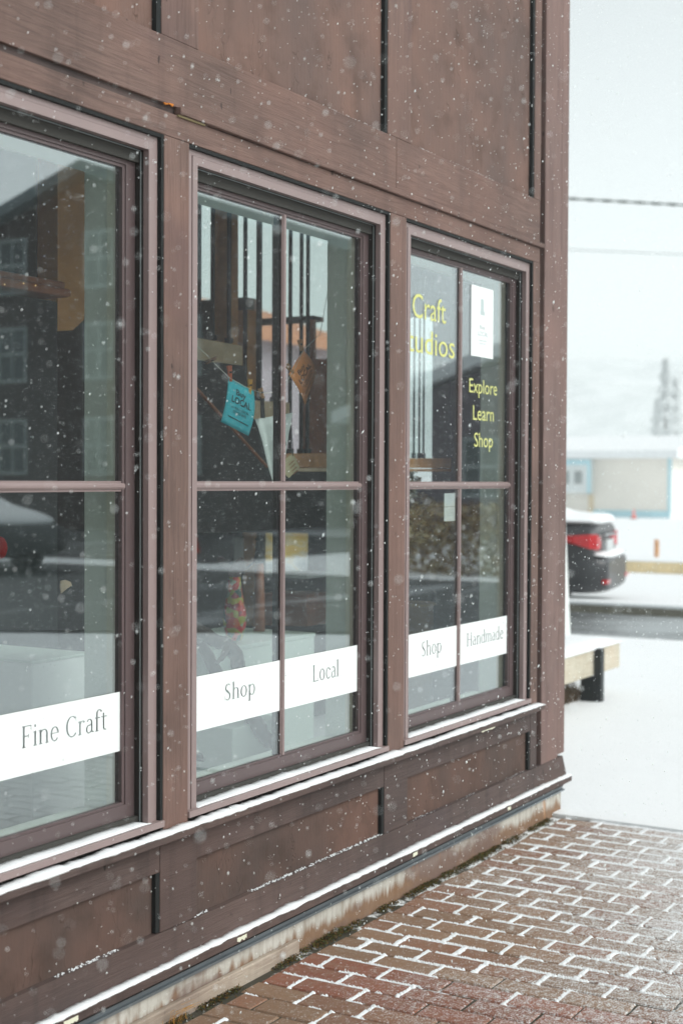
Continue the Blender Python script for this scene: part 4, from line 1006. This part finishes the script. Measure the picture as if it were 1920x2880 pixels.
# leaning white board behind the bench
p0 = at(1606, 1786, 1, 2.0); p1 = at(1588, 1440, 1, 2.0)
bm = bm_new(); prism(bm, [(p0.x - .25, 2.0, 0), (p0.x + .01, 2.0, 0), (p1.x, 2.0, p1.z), (p1.x - .16, 2.0, p1.z)], (0, .03, 0)); tag(obj('white_board', bm, MT['white']), "white board leaning behind the bench at the shop corner", "board")

# cars
paint = plain("dark_car_paint", (.03, .032, .036), .38, 0, .05, 2); paint.node_tree.nodes["Principled BSDF"].inputs['Coat Weight'].default_value = .15
redl = plain("tail_light_red", (.50, .012, .018), .12); rubber = plain("tyre_rubber", (.02, .02, .02), .8); rimm = plain("alloy_rim", (.35, .36, .37), .3, .8); plate_m = plain("number_plate", (.55, .58, .58), .5); chrome = plain("dull_trim", (.25, .26, .27), .35, .3)
def make_car():
    root = empty('parked_car', (0, 0, 0), "dark sedan under snow seen from behind past the shop corner", "car", "cars parked along the street")
    def loft(name, st_, mat, sub=2):
        bm = bm_new(); rings = []
        for y, pts in st_:
            full = [(-x, z) for x, z in pts[::-1] if x > 1e-6] + list(pts)
            rings.append([bm.verts.new((x, y + dy_, z)) for (x, z), dy_ in zip(full, [0] * len(full))])
        for a_, b_ in zip(rings[:-1], rings[1:]):
            for k in range(len(a_) - 1): bm.faces.new((a_[k], a_[k + 1], b_[k + 1], b_[k]))
            bm.faces.new((a_[-1], a_[0], b_[0], b_[-1]))
        bm.faces.new(rings[0]); bm.faces.new(rings[-1][::-1])
        o = obj(name, bm, mat, root, smooth=True)
        if sub: md = o.modifiers.new('s', 'SUBSURF'); md.levels = md.render_levels = sub
        return o
    # y=0 rear bumper, +y forward; half section from top centre outwards to the sill
    S = lambda w_, top, belt, low, bot: [(0, top), (w_ * .55, top - .005), (w_ * .86, top - .035), (w_ * .97, belt), (w_, (belt + low) / 2), (w_ * .99, low), (w_ * .90, bot), (0, bot)]
    loft('body', [(.13, S(.74, 1.0, .92, .55, .34)), (.10, S(.82, .99, .90, .50, .34)), (.16, S(.87, 1.045, .90, .45, .30)), (.35, S(.90, 1.05, .90, .42, .25)), (.7, S(.915, 1.06, .90, .40, .22)), (1.1, S(.92, 1.04, .90, .40, .20)), (2.0, S(.92, .96, .88, .40, .20)), (3.2, S(.92, .97, .87, .40, .20)), (3.9, S(.90, .93, .82, .40, .22)), (4.5, S(.84, .80, .68, .40, .25)), (4.72, S(.70, .70, .60, .42, .30))], paint)
    G = lambda wb, wt, z0, z1: [(0, z1), (wt * .8, z1 - .015), (wt, z1 - .06), ((wb + wt) / 2, (z0 + z1) / 2), (wb, z0), (0, z0)]
    loft('cabin', [(.62, G(.74, .70, .98, 1.06)), (1.0, G(.78, .66, .96, 1.22)), (1.45, G(.80, .60, .94, 1.41)), (2.2, G(.81, .60, .92, 1.46)), (2.8, G(.80, .58, .92, 1.40)), (3.45, G(.76, .66, .92, 1.0))], MT['farglass'])
    loft('roof', [(1.30, [(0, 1.40), (.50, 1.385), (.60, 1.34), (.0, 1.33)]), (1.6, [(0, 1.46), (.52, 1.445), (.62, 1.39), (0, 1.38)]), (2.2, [(0, 1.485), (.52, 1.47), (.62, 1.41), (0, 1.40)]), (2.8, [(0, 1.425), (.5, 1.41), (.60, 1.36), (0, 1.35)])], paint)
    B = lambda w_, t, b_: [(0, t), (w_ * .9, t), (w_, t - .04), (w_ * .99, b_ + .08), (w_ * .93, b_), (0, b_)]
    loft('bumper', [(-.03, B(.64, .58, .30)), (-.05, B(.74, .62, .25)), (.06, B(.87, .65, .21)), (.25, B(.925, .66, .20)), (.55, B(.93, .62, .20))], paint)
    for s in (-1, 1):
        bm = bm_new()   # lamp wraps round the rear corner
        pr = [(.40, .125, .76, .84), (.62, .10, .73, .86), (.76, .115, .72, .90), (.86, .19, .74, .90), (.915, .36, .80, .885), (.925, .50, .835, .865)]
        v = [[bm.verts.new((s * (x + .012), y - .03, z0)), bm.verts.new((s * (x + .012), y - .03, z1)), bm.verts.new((s * (x - .04), y + .05, z1)), bm.verts.new((s * (x - .04), y + .05, z0))] for x, y, z0, z1 in pr]
        for a_, b_ in zip(v[:-1], v[1:]):
            for k in range(4): bm.faces.new((a_[k], a_[(k + 1) % 4], b_[(k + 1) % 4], b_[k]))
        bm.faces.new(v[0]); bm.faces.new(v[-1][::-1]); obj('tail_light', bm, redl, root)
        bm = bm_new(); box(bm, s * .60, s * .84, -.045, .02, .335, .385, bev=.01); obj('reflector', bm, redl, root)
        bm = bm_new(); prism(bm, [(s * .915, 2.75, .95), (s * .915, 2.9, .95), (s * 1.05, 2.95, .96), (s * 1.05, 2.82, .96)], (0, 0, .12)); obj('mirror', bm, paint, root)
        for yy in (.88, 3.68):
            bm = bm_new(); q = []
            for k in range(28):
                a_ = 2 * math.pi * k / 28
                q.append([bm.verts.new((s * xx, yy + r * math.cos(a_), .325 + r * math.sin(a_))) for xx, r in ((.70, .30), (.72, .325), (.90, .325), (.925, .30), (.925, .215), (.70, .215))])
            for k in range(28):
                for j in range(6): bm.faces.new((q[k][j], q[k][(j + 1) % 6], q[(k + 1) % 28][(j + 1) % 6], q[(k + 1) % 28][j]))
            wh = empty('wheel', (s * .8, yy, .325), parent=root); obj('tyre', bm, rubber, wh)
            bm = bm_new()
            for k in range(5):
                a_ = 2 * math.pi * k / 5; prism(bm, [(s * .90, yy + .03 * math.cos(a_ + 1.57), .325 + .03 * math.sin(a_ + 1.57)), (s * .90, yy + .21 * math.cos(a_ + .12), .325 + .21 * math.sin(a_ + .12)), (s * .90, yy + .21 * math.cos(a_ - .12), .325 + .21 * math.sin(a_ - .12)), (s * .90, yy - .03 * math.cos(a_ + 1.57), .325 - .03 * math.sin(a_ + 1.57))], (-s * .03, 0, 0))
            q = bmesh.ops.create_cone(bm, cap_ends=True, segments=24, radius1=.215, radius2=.215, depth=.02, matrix=Matrix.Translation((s * .84, yy, .325)) @ Matrix.Rotation(math.pi / 2, 4, 'Y')); obj('rim', bm, rimm, wh)
    bm = bm_new(); box(bm, -.26, .26, .050, .12, .70, .82, bev=.006); obj('number_plate', bm, plate_m, root)
    bm = bm_new(); box(bm, -.42, .42, .045, .12, .86, .89, bev=.008); obj('trim_strip', bm, chrome, root)
    loft('spoiler', [(.12, [(0, 1.055), (.6, 1.05), (.72, 1.03), (0, 1.02)]), (.05, [(0, 1.085), (.6, 1.08), (.72, 1.055), (0, 1.05)]), (.26, [(0, 1.075), (.6, 1.07), (.74, 1.045), (0, 1.03)])], paint, 1)
    # snow on boot, rear glass, roof, bonnet and bumper step
    N = lambda w_, z1, t: [(0, z1 + t), (w_ * .7, z1 + t * .9), (w_ * .97, z1 + t * .3 - .03), (w_ * .9, z1 - .07), (0, z1 - .06)]
    loft('snow_layer', [(.07, N(.70, 1.07, .02)), (.14, N(.80, 1.075, .06)), (.4, N(.86, 1.07, .06)), (.66, N(.86, 1.09, .08)), (1.0, N(.80, 1.26, .10)), (1.4, N(.70, 1.43, .08)), (2.2, N(.66, 1.49, .08)), (2.85, N(.66, 1.41, .07)), (3.3, N(.76, 1.10, .09)), (3.6, N(.86, .99, .06)), (4.2, N(.82, .91, .06)), (4.6, N(.7, .78, .04))], MT['snow'])
    loft('snow_ridge', [(-.03, [(0, .655), (.60, .65), (.68, .62), (0, .60)]), (.02, [(0, .69), (.74, .68), (.82, .635), (0, .60)]), (.09, [(0, .70), (.84, .69), (.90, .65), (0, .60)]), (.16, [(0, .67), (.86, .69), (.93, .66), (0, .60)])], MT['snow'])
    for s in (-1, 1):
        bm = bm_new(); tube(bm, [(s * .93, .5, .93), (s * .94, 1.2, .925), (s * .94, 2.4, .90), (s * .93, 3.4, .88)], [.01, .02, .02, .01], 6); obj('snow_on_side', bm, MT['snow'], root)
        for y0_, y1_ in ((1.15, 1.95), (2.0, 2.95)):
            bm = bm_new(); prism(bm, [(s * .925, y0_, .30), (s * .925, y1_, .30), (s * .925, y1_, .86), (s * .925, y0_, .88)], (s * .004, 0, 0)); obj('door', bm, paint, root)
    return root
car = make_car(); car.location = (17.4, 3.68, -.06); car.scale = (1.06, 1.06, 1.06); car.rotation_euler = (0, 0, R(11))
def dup(root, loc, rz, label, group=None):
    r = root.copy(); C.objects.link(r); r.location = loc; r.rotation_euler = (0, 0, rz); r['label'] = label
    if group: r['group'] = group
    for chd in list(root.children):
        c = chd.copy(); C.objects.link(c); c.parent = r
        for g in chd.children: d = g.copy(); C.objects.link(d); d.parent = c
    return r
car2 = dup(car, (17.6, -18.2, -.01), .03, "dark sedan under snow reflected at the left edge of the left window")
# kerb, stub post, cone
a = at(1758, 1600, 0, 24.0)
bm = bm_new(); box(bm, 23.3, 23.5, 3.0, a.y + .0, .0, .19, bev=.01); tag(obj('yellow_kerb', bm, plain("yellow_ochre_paint", (.80, .64, .38), .7, 0, .15)), "ochre painted kerb wall across the street behind the car", "kerb")
bm = bm_new(); box(bm, 23.28, 23.6, 2.98, a.y, .192, .215, bev=.01); tag(obj('kerb_wall_snow', bm, MT['snow']), kind='stuff')
a = at(1845, 1568, 2, 0); bm = bm_new(); box(bm, a.x - .04, a.x + .04, a.y - .04, a.y + .04, -.05, .36, bev=.01); box(bm, a.x - .048, a.x + .048, a.y - .048, a.y + .048, .361, .385, bev=.008, mi=1)
tag(obj('stub_post', bm, [MT['teak'], MT['snow']]), "short brown wooden post standing alone in the far snow", "post")
def cone(x, y, h, label):
    g = empty('traffic_cone', (x, y, 0), label, "traffic cone", "traffic cones")
    bm = bm_new(); lathe(bm, [(h * .26, .03), (h * .20, h * .3), (h * .14, h * .62), (h * .05, h), (0, h)], x, y, 16); obj('cone_body', bm, plain("cone_orange", (.85, .08, .04), .5), g)
    bm = bm_new(); box(bm, x - h * .32, x + h * .32, y - h * .32, y + h * .32, 0, .035, bev=.01); obj('base', bm, rubber, g)
    bm = bm_new(); lathe(bm, [(h * .185, h * .36), (h * .150, h * .58)], x, y, 16); obj('band', bm, MT['white'], g)
a = at(1788, 1455, 2, 0); cone(56, a.y * 56 / a.x, .38, "faded traffic cone in front of the blue-trimmed hut")
cone(24, -15.0, .75, "traffic cone in the snow across the street, seen in the left window's reflection")
# blue-trimmed hut
HX = 58.0
hut = empty('cream_hut', (HX, 18, 0), "cream hut with haze-paled blue trim and a deep snowy roof", "hut")
def hy(px): return at(px, 1380, 0, HX).y
def hz(py): return at(1750, py, 0, HX).z
cream = plain("hazed_cream_siding", (.84, .80, .73), .8, 0, .04, 1); blue = plain("hazed_blue_trim", (.46, .70, .77), .7, 0, .1, 1)  # siding and trim paled to imitate haze over distance
yl, ym, yr = hy(1500), hy(1668), hy(1885); zt_, zb_ = hz(1288), -.05
bm = bm_new(); box(bm, HX, HX + 6, yr, yl, zb_, zt_); obj('wall', bm, cream, hut)
bm = bm_new(); box(bm, HX - .5, HX - .001, ym, yl, hz(1388), zt_); obj('serving_bay', bm, plain("pale_bay", (.70, .74, .74), .8, 0, .03, 1), hut)
bm = bm_new()
box(bm, HX - .55, HX - .502, hy(1671), yl, hz(1307), hz(1293)); box(bm, HX - .56, HX - .503, hy(1672), hy(1663), hz(1388), hz(1307.2))
box(bm, HX - .06, HX - .002, yr - .03, yr + .12, .18, zt_); box(bm, HX - .08, HX - .003, yr, ym, .0, .30)
obj('blue_trim', bm, blue, hut)
bm = bm_new(); box(bm, HX - .1, HX - .002, ym, ym + .18, .0, hz(1392)); obj('corner_post', bm, plain("ochre_post", (.72, .60, .42), .8), hut)
for (x0, x1) in ((1596, 1611), (1626, 1647), (1566, 1584)):
    f = empty('window', (HX - .5, hy(x0), 1.9), parent=hut)
    bm = bm_new(); box(bm, HX - .53, HX - .5015, hy(x1), hy(x0), hz(1361), hz(1325)); obj('pane', bm, plain('hazed_pane', (.26, .29, .29), .4), f)
    bm = bm_new(); box(bm, HX - .54, HX - .5318, hy(x1) - .05, hy(x0) + .05, hz(1361) - .05, hz(1361)); box(bm, HX - .54, HX - .5318, hy(x1) - .05, hy(x0) + .05, hz(1325), hz(1325) + .05); obj('sill', bm, MT['white'], f)
bm = bm_new(); e0, e1_ = yr - .55, yl; r0_ = hz(1222)
prism(bm, [(HX - .9, e0, zt_ - .02), (HX - .9, e0, zt_ + .3), (HX + 2.2, e0, r0_), (HX + 5, e0, r0_), (HX + 6.9, e0, zt_ + .3), (HX + 6.9, e0, zt_ - .02)], (0, e1_ - e0, 0)); obj('snowy_roof', bm, MT['snow'], hut)
# a van parked right of the hut
a = at(1912, 1445, 0, HX + 4); bm = bm_new(); vw = HX + 4
prism(bm, [(vw, a.y - 4.2, .3), (vw, a.y - 4.2, 1.1), (vw, a.y - 3.4, 1.25), (vw, a.y - 2.9, 1.9), (vw, a.y + .3, 1.95), (vw, a.y + .35, .3)], (1.8, 0, 0))
vn = empty('far_van', (vw, a.y - 2, 0), "pale van at the right edge of the picture beyond the hut", "van"); obj('body', bm, plain("pale_van", (.42, .40, .37), .4), vn)
bm = bm_new(); prism(bm, [(vw - .01, a.y - 3.3, 1.3), (vw - .01, a.y - 2.85, 1.8), (vw - .01, a.y + .1, 1.85), (vw - .01, a.y + .1, 1.3)], (.005, 0, 0)); obj('side_glass', bm, MT['farglass'], vn)
for yy in (a.y - 3.4, a.y - .5): bm = bm_new(); bmesh.ops.create_cone(bm, cap_ends=True, segments=20, radius1=.33, radius2=.33, depth=.22, matrix=Matrix.Translation((vw - .02, yy, .33)) @ Matrix.Rotation(math.pi / 2, 4, 'Y')); obj('wheel', bm, rubber, vn)
# wooded hillside in the murk
def hill():
    V = []; F = []; nx, ny = 60, 14
    for j in range(ny + 1):
        for i in range(nx + 1):
            y = -160 + 420 * i / nx; x = 190 + 150 * j / ny; k = math.sin(math.pi * .5 * j / ny)
            V.append((x, y, -1 + k * (30 + 9 * noise.noise(Vector((y * .013, 1, 2)))) + 1.6 * noise.noise(Vector((x * .1, y * .1, 1)))))
    for j in range(ny):
        for i in range(nx): a = j * (nx + 1) + i; F.append((a, a + 1, a + nx + 2, a + nx + 1))
    m = M("hazed_wooded_hill"); f = m.noise(m.coord(), .12, 8, .7); m.col(m.mix(m.ramp(f, [(.4, 0.), (.62, 1.)]), (.66, .70, .70), (.82, .85, .86))); m.rough(.9)  # hill colours whitened to stand in for haze
    o = mesh_from('hills', V, F, m.m); tag(o, kind='structure')
hill()
bark = plain("bark", (.06, .045, .035), .9); ndl = plain("hazed_needles", (.76, .79, .79), .9)  # needles paled so the spruces look lost in haze
def conifer(x, y, h, label):
    g = empty('spruce_tree', (x, y, 0), label, "tree", "far spruces"); bm = bm_new(); tube(bm, [(x, y, -.5), (x, y, h * .96)], [h * .022, .02], 7); obj('trunk', bm, bark, g)
    V = []; F = []
    for _ in range(900):
        u = rng.random() ** .8; z = h * (.10 + .9 * u); r = h * .19 * (1 - u) * (.35 + .65 * (.5 + .5 * math.sin(u * 60))) * rng.uniform(.5, 1.15); a_ = rng.uniform(0, 6.283)
        c = Vector((x + r * math.cos(a_), y + r * math.sin(a_), z - r * .3)); d = Vector((math.cos(a_), math.sin(a_), -.5)) * h * .045; t = Vector((-math.sin(a_), math.cos(a_), .1)) * h * .014; k = len(V)
        V += [c - t, c + t, c + d]; F.append((k, k + 1, k + 2))
    o = mesh_from('crown', V, F, ndl, g); o.location = -wloc(g)
for px, d, h in ((1868, 176, 17), (1895, 182, 15.0), (1845, 184, 12.5)):
    p_ = at(px, 1400, 0, d); conifer(d, p_.y, h, {1868: "tallest hazy spruce behind the hut", 1895: "hazy spruce right of the tallest one", 1845: "smallest hazy spruce left of the tallest one"}[px])
# overhead cables
def cable(pxy, r, label):
    q = [at(x, y, 0, X) for x, y, X in pxy]; s = []
    a_, b_ = q[0], q[-1]; d = b_ - a_
    pts = [a_ + d * t for t in np.linspace(-1.5, 2.2, 90)]
    bm = bm_new(); tube(bm, pts, r, 6)
    if r > .02:
        for ph in (0, 3.14):
            tube(bm, [p_ + Vector((0, .03 * math.cos(i * .9 + ph), .03 * math.sin(i * .9 + ph))) for i, p_ in enumerate(pts)], r * .5, 5)
    tag(obj('overhead_cable', bm, plain("cable_black", (.03, .045, .04), .7)), label, "cable", "overhead cables")
cable([(1600, 559, 34), (1920, 577, 36)], .022, "thick twisted overhead cable crossing the white sky, the upper one")
cable([(1600, 702, 60), (1920, 716, 64)], .016, "thin faint overhead cable below the twisted one")

# ---------------------------------------------------------------- across the street, seen only in the panes
fadew = plain('faded_window_trim', (.34, .38, .38), .8)
def house(name, x, y0, y1, h, depth, wallm, roofm, rows, cols, label, gable=True, trim='white'):
    g = empty(name, (x, (y0 + y1) / 2, 0), label, "house")
    bm = bm_new(); box(bm, x, x + depth, y0, y1, -.1, h); obj('wall', bm, wallm, g)
    bm = bm_new(); ym_ = (y0 + y1) / 2; rh = abs(y1 - y0) * .17
    if gable:
        prism(bm, [(x - .4, y0 - .6, h - .2), (x - .4, ym_, h + rh), (x - .4, y1 + .6, h - .2), (x - .4, y1 + .6, h + .15), (x - .4, ym_, h + rh + .35), (x - .4, y0 - .6, h + .15)], (depth + .8, 0, 0)); obj('roof', bm, roofm, g)
        bm = bm_new(); prism(bm, [(x + .01, y0, h + .001), (x + .01, ym_, h + rh - .15), (x + .01, y1, h + .001)], (.3, 0, 0)); obj('gable', bm, wallm, g)
    else: box(bm, x - .4, x + depth, y0 - .4, y1 + .4, h, h + .5); obj('roof', bm, roofm, g)
    first = None
    for z in rows:
        for yc in cols:
            if first is None:
                w_ = empty('window', (x, yc, z), parent=g)
                bm = bm_new(); box(bm, x - .03, x - .002, yc - .5, yc + .5, z - .75, z + .75); obj('pane', bm, MT['farglass'], w_)
                bm = bm_new(); 
                for d_ in (-.58, -.02, .5): box(bm, x - .07, x - .031, yc + d_, yc + d_ + .08 + (.0 if d_ != -.02 else -.03), z - .85, z + .85)
                for d_ in (-.85, -.02, .75): box(bm, x - .075, x - .032, yc - .6, yc + .6, z + d_, z + d_ + .1)
                obj('sash_frame', bm, fadew, w_); first = w_
            else:
                r = first.copy(); C.objects.link(r); r.parent = g; r.location = first.location + Vector((0, yc - cols[0], z - rows[0]))
                for chd in first.children: c = chd.copy(); C.objects.link(c); c.parent = r
    return g
redh = plain("dark_red_clapboard", (.045, .022, .02), .8, 0, .1, 1); lil = plain("lilac_grey_siding", (.15, .12, .14), .8, 0, .1, 1); tealr = plain("dull_slate", (.16, .20, .21), .8)
house('red_house', 33, -30.2, -20.5, 8.9, 9, redh, tealr, (2.5, 5.3, 8.0), [-28.3, -24.9, -21.8], "dark red clapboard house with white windows reflected in the left window")
house('lilac_house', 37, -18.5, -9, 3.4, 9, lil, MT['snow'], (1.9,), [-17, -14.4, -11.8], "low lilac grey house under snow reflected in the right window")
# wet parking lot beyond the parked car
bm = bm_new(); bm.faces.new([bm.verts.new((x, y, .034)) for x, y in ((13.6, -2.6), (12.9, -3.5), (10.7, -7.2), (8.5, -11), (5, -16), (5, -58), (19.5, -58), (19.5, -5.5), (18.2, -3.4), (16.5, -2.4))])
quad(bm, [(21.2, -58, .035), (32.8, -58, .035), (32.8, -12.5, .035), (21.2, -12.5, .035)])
ml_ = M("wet_asphalt"); f = ml_.noise(ml_.coord((.25, 1.2, 1)), .8, 6, .6, .5); ml_.col(ml_.mix(ml_.ramp(f, [(.58, 0.), (.74, 1.)]), (.028, .033, .036), (.5, .53, .55))); ml_.rough(.5)
tag(obj('parking_lot', bm, ml_.m), kind='structure')
house('orange_roofed_shop', 30, 18.9, 24.5, 5.4, 6, plain("lilac_stucco", (.42, .34, .38), .8, 0, .1, 1), plain("orange_roof", (.60, .26, .14), .8), (2.2, 4.4), [20.2, 22.6], "lilac shop with an orange roof seen through the end window behind the stairs")
# hedge along the far verge
V = []; F = []; mi = []
for _ in range(6500):
    y = rng.uniform(-9, -3.2); x = 21.5 + rng.normal(0, .4); hh = 1.15 + .35 * noise.noise(Vector((y * .5, 1, 1))); z = rng.uniform(0, hh)
    c = Vector((x, y, z)); a_ = Vector(rng.normal(size=3)).normalized() * .07; b_ = a_.cross(Vector(rng.normal(size=3))).normalized() * .05; k = len(V); V += [c - a_, c + b_, c + a_]; F.append((k, k + 1, k + 2)); mi.append(int(rng.integers(3)))
me = bpy.data.meshes.new('beech_hedge'); me.from_pydata([tuple(v) for v in V], [], F)
for m_ in LV: me.materials.append(m_)
me.polygons.foreach_set('material_index', mi); o = bpy.data.objects.new('beech_hedge', me); C.objects.link(o); tag(o, "brown winter hedge along the far verge seen in the panes", "hedge")

# ---------------------------------------------------------------- moss and grass at the foot of the wall
V = []; F = []; mi = []
mg = [plain("moss_green", (.075, .085, .02), .95), plain("moss_brown", (.16, .085, .02), .95), plain("wet_soil", (.03, .022, .012), .9)]
for _ in range(26000):
    x = rng.uniform(2.4, 6.1); 
    f = noise.noise(Vector((x * 4.2, 2, 2))) + .5 * noise.noise(Vector((x * 13, 1, 4)))
    if f < -.12 + rng.uniform(-.1, .2): continue
    y = -abs(rng.normal(0, .017)) - .004; z = rng.uniform(-.004, .010 + .012 * max(0, f)) * max(.1, 1 + y / .06)
    a_ = Vector(rng.normal(size=3)).normalized(); b_ = a_.cross(Vector(rng.normal(size=3))).normalized(); s = rng.uniform(.002, .0045); c = Vector((x, y, z)); k = len(V)
    V += [c - a_ * s, c + b_ * s, c + a_ * s]; F.append((k, k + 1, k + 2)); mi.append(int(rng.choice(3, p=[.4, .35, .25])))
me = bpy.data.meshes.new('moss'); me.from_pydata([tuple(v) for v in V], [], F)
for m_ in mg: me.materials.append(m_)
me.polygons.foreach_set('material_index', mi); o = bpy.data.objects.new('moss', me); C.objects.link(o); tag(o, kind='stuff')
V = []; F = []
for _ in range(26):
    g0 = at(425, 2873, 2, 0); x, y = g0.x + rng.normal(0, .03), -.03 + rng.normal(0, .008); a_ = rng.uniform(-1, 1); L = rng.uniform(.04, .11); p = [Vector((x, y, 0)), Vector((x + .35 * L * a_, y - .2 * L, .5 * L)), Vector((x + L * a_, y - .45 * L, .62 * L))]
    for u_, v_ in zip(p[:-1], p[1:]):
        k = len(V); V += [u_, u_ + Vector((.0022, 0, .001)), v_ + Vector((.001, 0, .0005)), v_]; F.append((k, k + 1, k + 2, k + 3))
tag(mesh_from('dry_grass', V, F, plain("dry_grass", (.50, .24, .04), .8)), kind='stuff')

# ---------------------------------------------------------------- falling snow: tens of thousands of flakes, one object
def flakes():
    N = 150000
    P_ = np.empty((N, 3)); P_[:, 0] = rng.uniform(.6, 12.5, N); P_[:, 1] = rng.uniform(-5.2, -.03, N); P_[:, 2] = rng.uniform(.03, 4.6, N)
    d = P_ - np.array(CAM); dist = np.linalg.norm(d, axis=1); P_ = P_[dist > 1.45]
    # beyond the corner as well
    Q = np.empty((3500, 3)); Q[:, 0] = rng.uniform(6.6, 17, 3500); Q[:, 1] = rng.uniform(-4, 4.5, 3500); Q[:, 2] = rng.uniform(.05, 3, 3500)
    P_ = np.vstack([P_, Q]); n = len(P_)
    base = np.array([(1, 0, 0), (0, 1, 0), (-1, 0, 0), (0, -1, 0), (0, 0, 1), (0, 0, -1)], float)
    tri = np.array([(0, 1, 4), (1, 2, 4), (2, 3, 4), (3, 0, 4), (1, 0, 5), (2, 1, 5), (3, 2, 5), (0, 3, 5)])
    s = (.0005 + rng.gamma(1.8, .00029, n))[:, None, None]
    ax = rng.normal(size=(n, 3)) * .16 + np.array([-.30, .1, -1]); ax /= np.linalg.norm(ax, axis=1)[:, None]
    t1 = np.cross(ax, rng.normal(size=(n, 3))); t1 /= np.linalg.norm(t1, axis=1)[:, None]; t2 = np.cross(ax, t1)
    st = rng.uniform(1.1, 2.6, n)[:, None, None]
    V = P_[:, None, :] + s * (base[None, :, 0:1] * t1[:, None, :] + base[None, :, 1:2] * t2[:, None, :] * .8 + base[None, :, 2:3] * ax[:, None, :] * st)
    F = (tri[None] + (np.arange(n) * 6)[:, None, None]).reshape(-1, 3)
    V = V.reshape(-1, 3)
    me = bpy.data.meshes.new('falling_snow'); me.vertices.add(len(V)); me.vertices.foreach_set('co', V.ravel().astype(np.float32))
    me.loops.add(len(F) * 3); me.loops.foreach_set('vertex_index', F.ravel().astype(np.int32)); me.polygons.add(len(F))
    me.polygons.foreach_set('loop_start', np.arange(0, len(F) * 3, 3, dtype=np.int32)); me.update(calc_edges=True)
    m = M("snowflake"); m.col((.58, .60, .60)); m.rough(.9)
    tr = m.n("BsdfTranslucent"); tr.inputs[0].default_value = (.55, .57, .57, 1); mx = m.n("AddShader"); m.l(m.b.outputs[0], mx.inputs[0]); m.l(tr.outputs[0], mx.inputs[1]); m.l(mx.outputs[0], m.out.inputs[0])
    me.materials.append(m.m); o = bpy.data.objects.new('falling_snow', me); C.objects.link(o); tag(o, kind='stuff')
flakes()

# ---------------------------------------------------------------- haze
bm = bm_new(); box(bm, -40, 380, -200, 290, -1.6, 46)
hz_ = obj('haze', bm, None) if False else None
me = bpy.data.meshes.new('haze'); bm.to_mesh(me); bm.free(); ho = bpy.data.objects.new('haze', me); C.objects.link(ho); tag(ho, kind='stuff')
mh = bpy.data.materials.new("snow_haze"); mh.use_nodes = True; th_ = mh.node_tree; th_.nodes.clear()
oo = th_.nodes.new("ShaderNodeOutputMaterial"); pv = th_.nodes.new("ShaderNodeVolumePrincipled")
pv.inputs['Color'].default_value = (.93, .97, .97, 1); pv.inputs['Density'].default_value = .0022; pv.inputs['Anisotropy'].default_value = .2
th_.links.new(pv.outputs[0], oo.inputs['Volume']); me.materials.append(mh)
